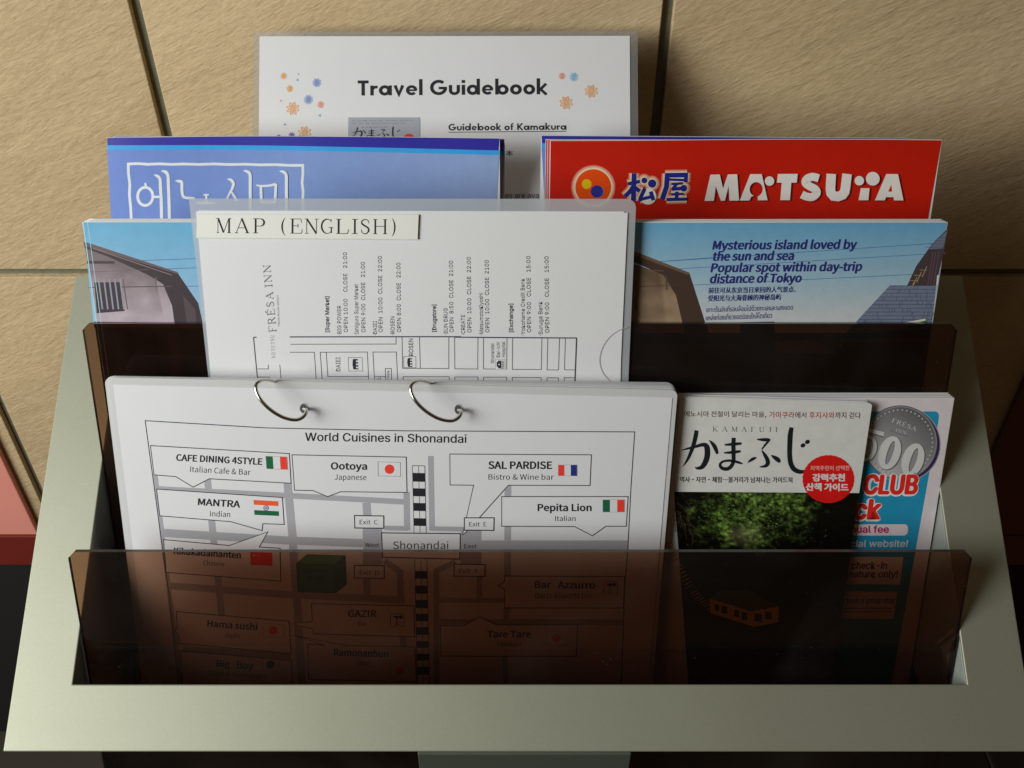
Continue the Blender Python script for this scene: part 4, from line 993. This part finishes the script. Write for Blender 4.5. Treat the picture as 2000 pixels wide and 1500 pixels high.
a.vector(SER, 'FR\u00c9SA INN', (539.7, 647.8), (527.8, 516.5), 14.5, LG, .20, w=.95)
a.vector(SER, 'SOTETSU', (537.6, 699), (534.8, 653.7), 6.8, LG, .32, w=.9)
a.text('FRESA RELAX ASSIST', (546, 637), (543.5, 576), 3.2, rgb(140, 140, 146, 1), fk='inter')
a.finish('map_print', M['ink_matte'])
a = Art(mp_, .0003)
a.line(smooth_pts([(1226, 638), (1200, 650), (1180, 672), (1171, 700), (1176, 725), (1192, 745), (1212, 762)], 5), 1.3, rgb(176, 172, 174, 1))
a.finish('thumb_cut', M['ink_gloss'])
prism('label_sticker', quad_px(mp_, [(386, 417.5), (818, 418.5), (816, 467), (384.5, 463.5)]), -.0010, -.0004, M['cream'], rt, M['cream'])
a = Art(mp_, .00102)
w0 = 422.8; W_ = 774 - 422.8
slots = [((x0 - 808) / 1004, (x1 - 808) / 1004) for x0, x1 in ((808, 893), (912, 996), (1014, 1085), (1168, 1196), (1222, 1290), (1302, 1380), (1392, 1462), (1478, 1548), (1566, 1598), (1612, 1668), (1684, 1762), (1788, 1812))]
a.vector(SER, 'MAP(ENGLISH)', (422.8, 454.3), (774, 456.6), 29, rgb(26, 26, 30, 1), slots=slots, w=.95)
a.finish('sticker_lettering', M['ink_matte'])

# ---------------------------------------------------------------- ring bound laminated restaurant map
cu = Doc((203.5, 737), (1324, 762), 357)
cu.thing('ring_bound_map', 'ring-bound laminated restaurant map of Shonandai, the widest sheet in front', 'map')
rt = cu.root
NPG = 8
random.seed(5)
for k in range(NPG):
    y = .0017 * k; dx = random.uniform(-.0008, .0002) if k else 0; dz = random.uniform(-.0005, .0008) if k else 0
    sk_ = lambda x: dz - k * .00058 * (.5 - x / cu.w)
    rr = [(x + dx, z + sk_(x)) for x, z in cu.rect(.0036, (1, 1, 1, 1))]
    f_ = prism('laminate', rr, y + .0002, y + .0005, M['film'], rt)
    pg = [(x + dx, z + sk_(x)) for x, z in ((-cu.w/2 + .0042, .004), (cu.w/2 - .0025, .004), (cu.w/2 - .0025, cu.h - .0042), (-cu.w/2 + .0042, cu.h - .0038))]
    prism('page', pg, y - .0001 if k == 0 else y + .00005, y + .00018, M['film_paper'], rt)
a = Art(cu, .00014)
A_ = lambda x, y: (190 + x / 3.333, 720 + y / 3.333)
B_ = lambda x, y: (740 + x / 3.333, 720 + y / 3.333)
C_ = lambda x, y: (190 + x / 3.333, 1040 + y / 3.333)
D_ = lambda x, y: (740 + x / 3.333, 1040 + y / 3.333)
RDG = rgb(160, 160, 166, 1.15); PG = (.74, .745, .765)
def road(w, *p): a.line(list(p), w, RDG)
road(13.5, A_(715, 700), A_(755, 1090), C_(785, 290), C_(812, 560), C_(830, 800)); road(16, A_(1238, 740), A_(1275, 1130), C_(1275, 110), C_(1300, 430), C_(1332, 985))
road(9, A_(378, 690), A_(425, 1100), C_(452, 250), C_(490, 560), C_(545, 985)); road(11, A_(395, 782), A_(1245, 826), A_(1990, 866), B_(200, 862))
road(16, A_(430, 1068), A_(1240, 1118), A_(1870, 1140)); road(14, C_(460, 345), C_(1250, 405), C_(2000, 440), D_(150, 440))
road(16, A_(1752, 872), A_(1758, 960)); road(38, A_(1790, 1036), A_(1795, 1180), C_(1790, 215)); road(14, C_(1752, 290), C_(1757, 410))
road(12, B_(180, 800), B_(184, 1052)); road(9, B_(190, 1040), A_(1870, 1036)); road(11, B_(338, 568), B_(346, 1052)); road(9, B_(330, 1040), B_(660, 1046))
road(13, B_(840, 760), B_(838, 1120), D_(836, 285)); road(11, D_(832, 490), D_(828, 575), ); road(18, B_(540, 1147), B_(1620, 1147)); road(40, B_(600, 1050), D_(600, 205)); road(38, D_(535, 60), D_(664, 60))
road(11, D_(655, 280), D_(655, 440)); road(10, D_(380, 440), D_(822, 440)); road(11, D_(500, 190), D_(374, 250), D_(376, 985)); road(12, C_(1870, 180), D_(50, 195), D_(138, 255), D_(142, 465)); road(11, D_(385, 580), D_(1590, 584))
road(11, C_(560, 755), C_(1260, 805)); road(13, D_(160, 675), D_(160, 745)); road(10, D_(820, 800), D_(826, 985))
FR = rgb(40, 40, 62, 1)
a.line([A_(312, 338), A_(1100, 385), A_(2000, 404), B_(1665, 411), B_(1640, 780), B_(1620, 1175), D_(1600, 350), D_(1578, 985)], 1.7, FR)
a.line([A_(312, 338), A_(372, 780), A_(425, 1165), C_(470, 420), C_(528, 985)], 1.5, FR)
# railway line
def cells(f, x0, x1, y0, y1, kinds, xs):
    pass
RW = [(B_(218, 630), B_(299, 632)), (B_(229, 1066), B_(308, 1068)), (D_(233, 172), D_(313, 174)), (D_(250, 985), D_(330, 985))]
a.poly([RW[0][0], RW[0][1], RW[1][1], RW[1][0]], PG); a.poly([RW[2][0], RW[2][1], RW[3][1], RW[3][0]], PG)
for seg_ in ((RW[0], RW[1]), (RW[2], RW[3])):
    for s_ in (0, 1): a.line([seg_[0][s_], seg_[1][s_]], 1.2, BLACK)
    a.line([tuple((p + q) / 2 for p, q in zip(*seg_[0])), tuple((p + q) / 2 for p, q in zip(*seg_[1]))], 1.1, BLACK)
a.line([RW[0][0], RW[0][1]], 1.2, BLACK)
def blk(r0, r1, t0, t1):
    g = lambda s_, t: tuple(p * (1 - t) + q * t for p, q in zip(r0[s_], r1[s_]))
    a.poly([g(0, t0), g(1, t0), g(1, t1), g(0, t1)], BLACK)
for y0, y1 in ((678, 735), (778, 830), (873, 925), (972, 1022)): blk(RW[0], RW[1], (y0 - 631) / 435, (y1 - 631) / 435)
for y0, y1 in ((250, 300), (345, 398), (438, 492), (527, 577), (615, 665), (705, 750), (788, 832), (872, 925)): blk(RW[2], RW[3], (y0 - 173) / 812, (y1 - 173) / 812)
def call(f, pts, w=1.6): a.outline([f(*q) for q in pts], w, BLACK, PG)
call(A_, [(347, 500), (1250, 552), (1262, 745), (730, 716), (625, 770), (512, 702), (370, 690)])
call(lambda x, y: (x, y), [A_(1268, 560), B_(178, 575), B_(183, 805), A_(1585, 800), A_(1500, 832), A_(1405, 793), A_(1285, 790)])
call(A_, [(387, 783), (1205, 838), (1217, 1013), (1078, 1008), (1073, 1053), (870, 995), (408, 957)])
call(A_, [(432, 1112), (860, 1150), (1110, 1062), (1055, 1160), (1190, 1168), (1195, 1382), (450, 1325)])
call(B_, [(462, 555), (1383, 560), (1374, 760), (843, 758), (655, 968), (565, 1066), (545, 1080), (617, 758), (464, 756)])
call(B_, [(800, 832), (1622, 832), (1610, 1025), (1477, 1025), (1390, 1087), (1275, 1027), (800, 1025)])
call(A_, [(1675, 955), (1865, 958), (1865, 1038), (1677, 1036)], 2); call(B_, [(557, 970), (750, 970), (748, 1052), (556, 1050)], 2)
call(lambda x, y: (x, y), [B_(18, 1068), B_(530, 1073), D_(527, 172), D_(25, 160)], 2)
call(C_, [(1673, 213), (1868, 215), (1868, 297), (1673, 295)], 2); call(D_, [(490, 205), (692, 207), (690, 285), (490, 283)], 2)
call(D_, [(820, 282), (1600, 287), (1590, 490), (820, 490), (818, 368), (775, 345), (818, 318)])
call(D_, [(400, 603), (545, 607), (655, 547), (765, 600), (1293, 600), (1285, 805), (405, 803)])
call(lambda x, y: (x, y), [C_(1395, 462), D_(228, 477), D_(232, 678), C_(1410, 658), C_(1408, 628), C_(1270, 592), C_(1400, 578)])
call(C_, [(515, 513), (1250, 577), (1262, 787), (535, 720), (530, 665), (505, 640), (522, 620)])
call(C_, [(540, 770), (1265, 830), (1270, 985), (552, 985), (550, 915), (530, 895), (548, 870)])
call(lambda x, y: (x, y), [C_(1370, 725), C_(1480, 733), C_(1280, 668), C_(1620, 735), D_(235, 745), D_(245, 970), C_(1378, 955)])
# green block
GT, GF, GS = rgb(88, 132, 60, 1), rgb(64, 112, 50, 1), rgb(48, 92, 40, 1)
a.poly([C_(*q) for q in [(1297, 202), (1365, 143), (1613, 150), (1548, 210)]], GT); a.poly([C_(*q) for q in [(1297, 202), (1548, 210), (1550, 392), (1308, 383)]], GF); a.poly([C_(*q) for q in [(1548, 210), (1613, 150), (1622, 335), (1550, 392)]], GS)
a.line([C_(*q) for q in [(1297, 202), (1365, 143), (1613, 150), (1622, 335), (1550, 392), (1308, 383)]], 1.3, BLACK, True); a.line([C_(*q) for q in [(1297, 202), (1548, 210), (1550, 392)]], 1.3, BLACK); a.line([C_(1548, 210), C_(1613, 150)], 1.3, BLACK)
a.text('SOTETSU', C_(1350, 262), C_(1505, 266), 7, rgb(30, 60, 30, 1), bold=.02); a.text('FRESA INN', C_(1365, 305), C_(1480, 308), 7, rgb(30, 60, 30, 1), bold=.02)
T = a.text; BO = .014
T('World Cuisines in Shonandai', A_(1352, 469), B_(569, 482), 16, BLACK, fk='inter', bold=.008)
T('CAFE DINING 4STYLE', A_(513, 597), A_(1075, 625), 12.3, BLACK, bold=BO); T('Italian Cafe & Bar', A_(605, 671), A_(997, 692), 11, INK)
T('Ootoya', A_(1520, 654), A_(1757, 656), 13.2, BLACK, bold=BO); T('Japanese', A_(1545, 722), A_(1752, 724), 10.8, INK)
T('MANTRA', A_(655, 886), A_(930, 903), 12.8, BLACK, bold=BO); T('Indian', A_(735, 960), A_(865, 965), 10.5, INK)
T('Exit  C', A_(1708, 1011), A_(1825, 1012), 8.6, INK); T('West', A_(1742, 1160), A_(1833, 1162), 8.2, INK, fk='inter'); T('East', B_(555, 1168), B_(635, 1168), 8.2, INK, fk='inter')
T('Exit  E', B_(588, 1026), B_(700, 1026), 8.8, INK); T('Shonandai', B_(93, 1173), B_(452, 1173), 14.5, BLACK)
T('SAL PARDISE', B_(712, 650), B_(1128, 651), 14, BLACK, bold=BO); T('Bistro & Wine bar', B_(713, 721), B_(1138, 722), 10.5, INK)
T('Pepita Lion', B_(1033, 925), B_(1385, 925), 13.2, BLACK, bold=BO); T('Italian', B_(1147, 990), B_(1280, 990), 9.6, INK)
T('Kikukadaihanten', C_(497, 138), C_(935, 167), 12, BLACK, bold=BO); T('Chinese', C_(690, 212), C_(828, 220), 9.5, INK)
T('Exit  D', C_(1708, 272), C_(1832, 276), 8.6, INK); T('GAZIR', C_(1632, 547), C_(1818, 548), 12.5, BLACK, bold=BO); T('Bar', C_(1700, 605), C_(1758, 606), 9, INK)
T('Hama sushi', C_(715, 610), C_(1042, 635), 12.5, BLACK, bold=BO); T('Sushi', C_(835, 680), C_(930, 686), 9, INK)
T('Big   Boy', C_(775, 870), C_(1015, 888), 12.5, BLACK, bold=BO); T('Steak & Hamburger', C_(720, 925), C_(1100, 950), 9.5, INK)
T('Ramonanbun', C_(1540, 798), C_(1895, 810), 12.5, BLACK, bold=BO); T('Udon', C_(1685, 862), C_(1775, 864), 9, INK)
T('Exit   F', D_(523, 264), D_(645, 264), 8.6, INK); T('Bar   Azzurro', D_(1013, 360), D_(1408, 362), 13, BLACK, bold=BO); T('Darts &Sports bar', D_(1018, 425), D_(1392, 425), 10, INK)
T('Tare Tare', D_(705, 680), D_(990, 681), 12.5, BLACK, bold=BO); T('Yakitori', D_(765, 738), D_(925, 740), 9, INK)
FG, FRD, FO, FB = rgb(26, 96, 62, 1.1), rgb(226, 62, 48, 1.15), rgb(232, 92, 52, 1.1), rgb(38, 50, 125, 1.1)
def flag3(f, p, cols):
    (x0, y0), (x1, y1), (x2, y2), (x3, y3) = p
    for k, c_ in enumerate(cols):
        t0, t1 = k / 3, (k + 1) / 3
        a.poly([f(x0 + (x1-x0)*t0, y0 + (y1-y0)*t0), f(x0 + (x1-x0)*t1, y0 + (y1-y0)*t1), f(x3 + (x2-x3)*t1, y3 + (y2-y3)*t1), f(x3 + (x2-x3)*t0, y3 + (y2-y3)*t0)], c_)
    a.line([f(*q) for q in p], .7, GREY, True)
flag3(A_, [(1097, 568), (1235, 573), (1240, 656), (1103, 650)], [FG, PG, FRD]); flag3(B_, [(1457, 852), (1598, 852), (1598, 932), (1457, 932)], [FG, PG, FRD]); flag3(B_, [(1167, 625), (1290, 625), (1290, 697), (1167, 696)], [FRD, PG, FB])
def jflag(f, p, c, r):
    a.line([f(*q) for q in p], .9, GREY, True); a.disc(*f(*c), r, FRD)
jflag(A_, [(1827, 605), (1973, 608), (1974, 700), (1828, 697)], (1902, 653), 9.2); jflag(C_, [(1080, 588), (1215, 598), (1220, 682), (1085, 672)], (1145, 635), 8.4); jflag(D_, [(1088, 640), (1225, 642), (1225, 732), (1088, 730)], (1155, 685), 8.4)
a.poly([A_(*q) for q in [(1017, 853), (1177, 862), (1178, 893), (1020, 884)]], FO); a.poly([A_(*q) for q in [(1022, 919), (1181, 927), (1183, 957), (1024, 950)]], FG)
a.ring(*A_(1099, 906), 4.6, 1.1, rgb(90, 90, 150, 1)); a.disc(*A_(1099, 906), 2.6, rgb(140, 140, 180, 1))
a.poly([C_(*q) for q in [(995, 123), (1138, 130), (1140, 214), (1000, 210)]], rgb(222, 40, 30, 1.15))
for x, y, r in ((1022, 146, 2.2), (1045, 136, .9), (1054, 146, .9), (1054, 158, .9)): a.disc(*C_(x, y), r, rgb(235, 200, 60, 1))
def glass(f, x, y, s_=1):
    a.line([f(x, y), f(x + 90, y), f(x + 90, y + 80), f(x, y + 80)], .9, INK, True)
    a.poly([f(x + 14, y + 12), f(x + 66, y + 12), f(x + 42, y + 36)], INK); a.poly([f(x + 52, y + 18), f(x + 72, y + 6), f(x + 84, y + 24), f(x + 66, y + 34)], INK); a.line([f(x + 42, y + 30), f(x + 42, y + 66)], 1.3, INK); a.line([f(x + 26, y + 68), f(x + 58, y + 68)], 1.3, INK)
glass(D_, 1462, 318); glass(D_, 75, 528)
a.disc(*C_(1128, 858), 8, INK); a.disc(*D_(135, 900), 8, FRD)
# punched holes
for hx, hy in ((593.5, 797), (895.5, 799)): a.disc(hx, hy, 8.2, rgb(172, 174, 178, 1), 10.0, n=24); a.disc(hx - .6, hy + .2, 6.6, rgb(78, 78, 84, 1), 8.6, n=24)
a.finish('map_print', M['ink_film'])

def tube(name, pts, r, material, parent, n=12):
    P_ = [Vector(q) for q in pts]; v, f = [], []
    up = Vector((0, 0, 1))
    prev = None
    for i, c in enumerate(P_):
        t = (P_[min(i + 1, len(P_) - 1)] - P_[max(i - 1, 0)]).normalized()
        if prev is None: s_ = t.cross(up).normalized() if abs(t.dot(up)) < .95 else t.cross(Vector((1, 0, 0))).normalized()
        else: s_ = (prev - t * prev.dot(t)).normalized()
        prev = s_; w = t.cross(s_)
        for k in range(n): v.append(c + (s_ * cos(2*pi*k/n) + w * sin(2*pi*k/n)) * r)
    for i in range(len(P_) - 1):
        for k in range(n): f.append((i*n + k, i*n + (k+1) % n, (i+1)*n + (k+1) % n, (i+1)*n + k))
    f.append(tuple(range(n - 1, -1, -1))); f.append(tuple((len(P_)-1)*n + k for k in range(n)))
    return link_mesh(name, v, f, material, parent, True)
def binder_ring(dx, dy, s_=1.0):
    # image path of the ring in the photograph and its height off the sheet (mm)
    path = [((1343, 262), 1), ((1362, 270), 4), ((1352, 302), 7), ((1322, 326), 9), ((1280, 333), 11), ((1220, 320), 13), ((1160, 290), 14.5), ((1105, 248), 15), ((1062, 200), 14.5), ((1036, 150), 13), ((1034, 105), 11), ((1062, 78), 8), ((1105, 72), 4), ((1150, 82), 0), ((1190, 104), -5)]
    pts = []
    for (x, y), n_ in path:
        h = cu.hit(A_(x, y)[0] + dx, A_(x, y)[1] + dy, n_ * .001) - cu.O
        pts.append((h.dot(cu.U), h.dot(cu.Y), h.dot(cu.Z)))
    e = pts[-1]; s0 = pts[0]
    pts += [(e[0] + .004, .0095, e[2] - .010), (s0[0] + .002, .0105, s0[2] - .002), (s0[0], .008, s0[2])]
    return tube('binder_ring', smooth_pts(pts, 6), .00095, M['steel'], rt)
binder_ring(0, 0); binder_ring(302.5, 2)
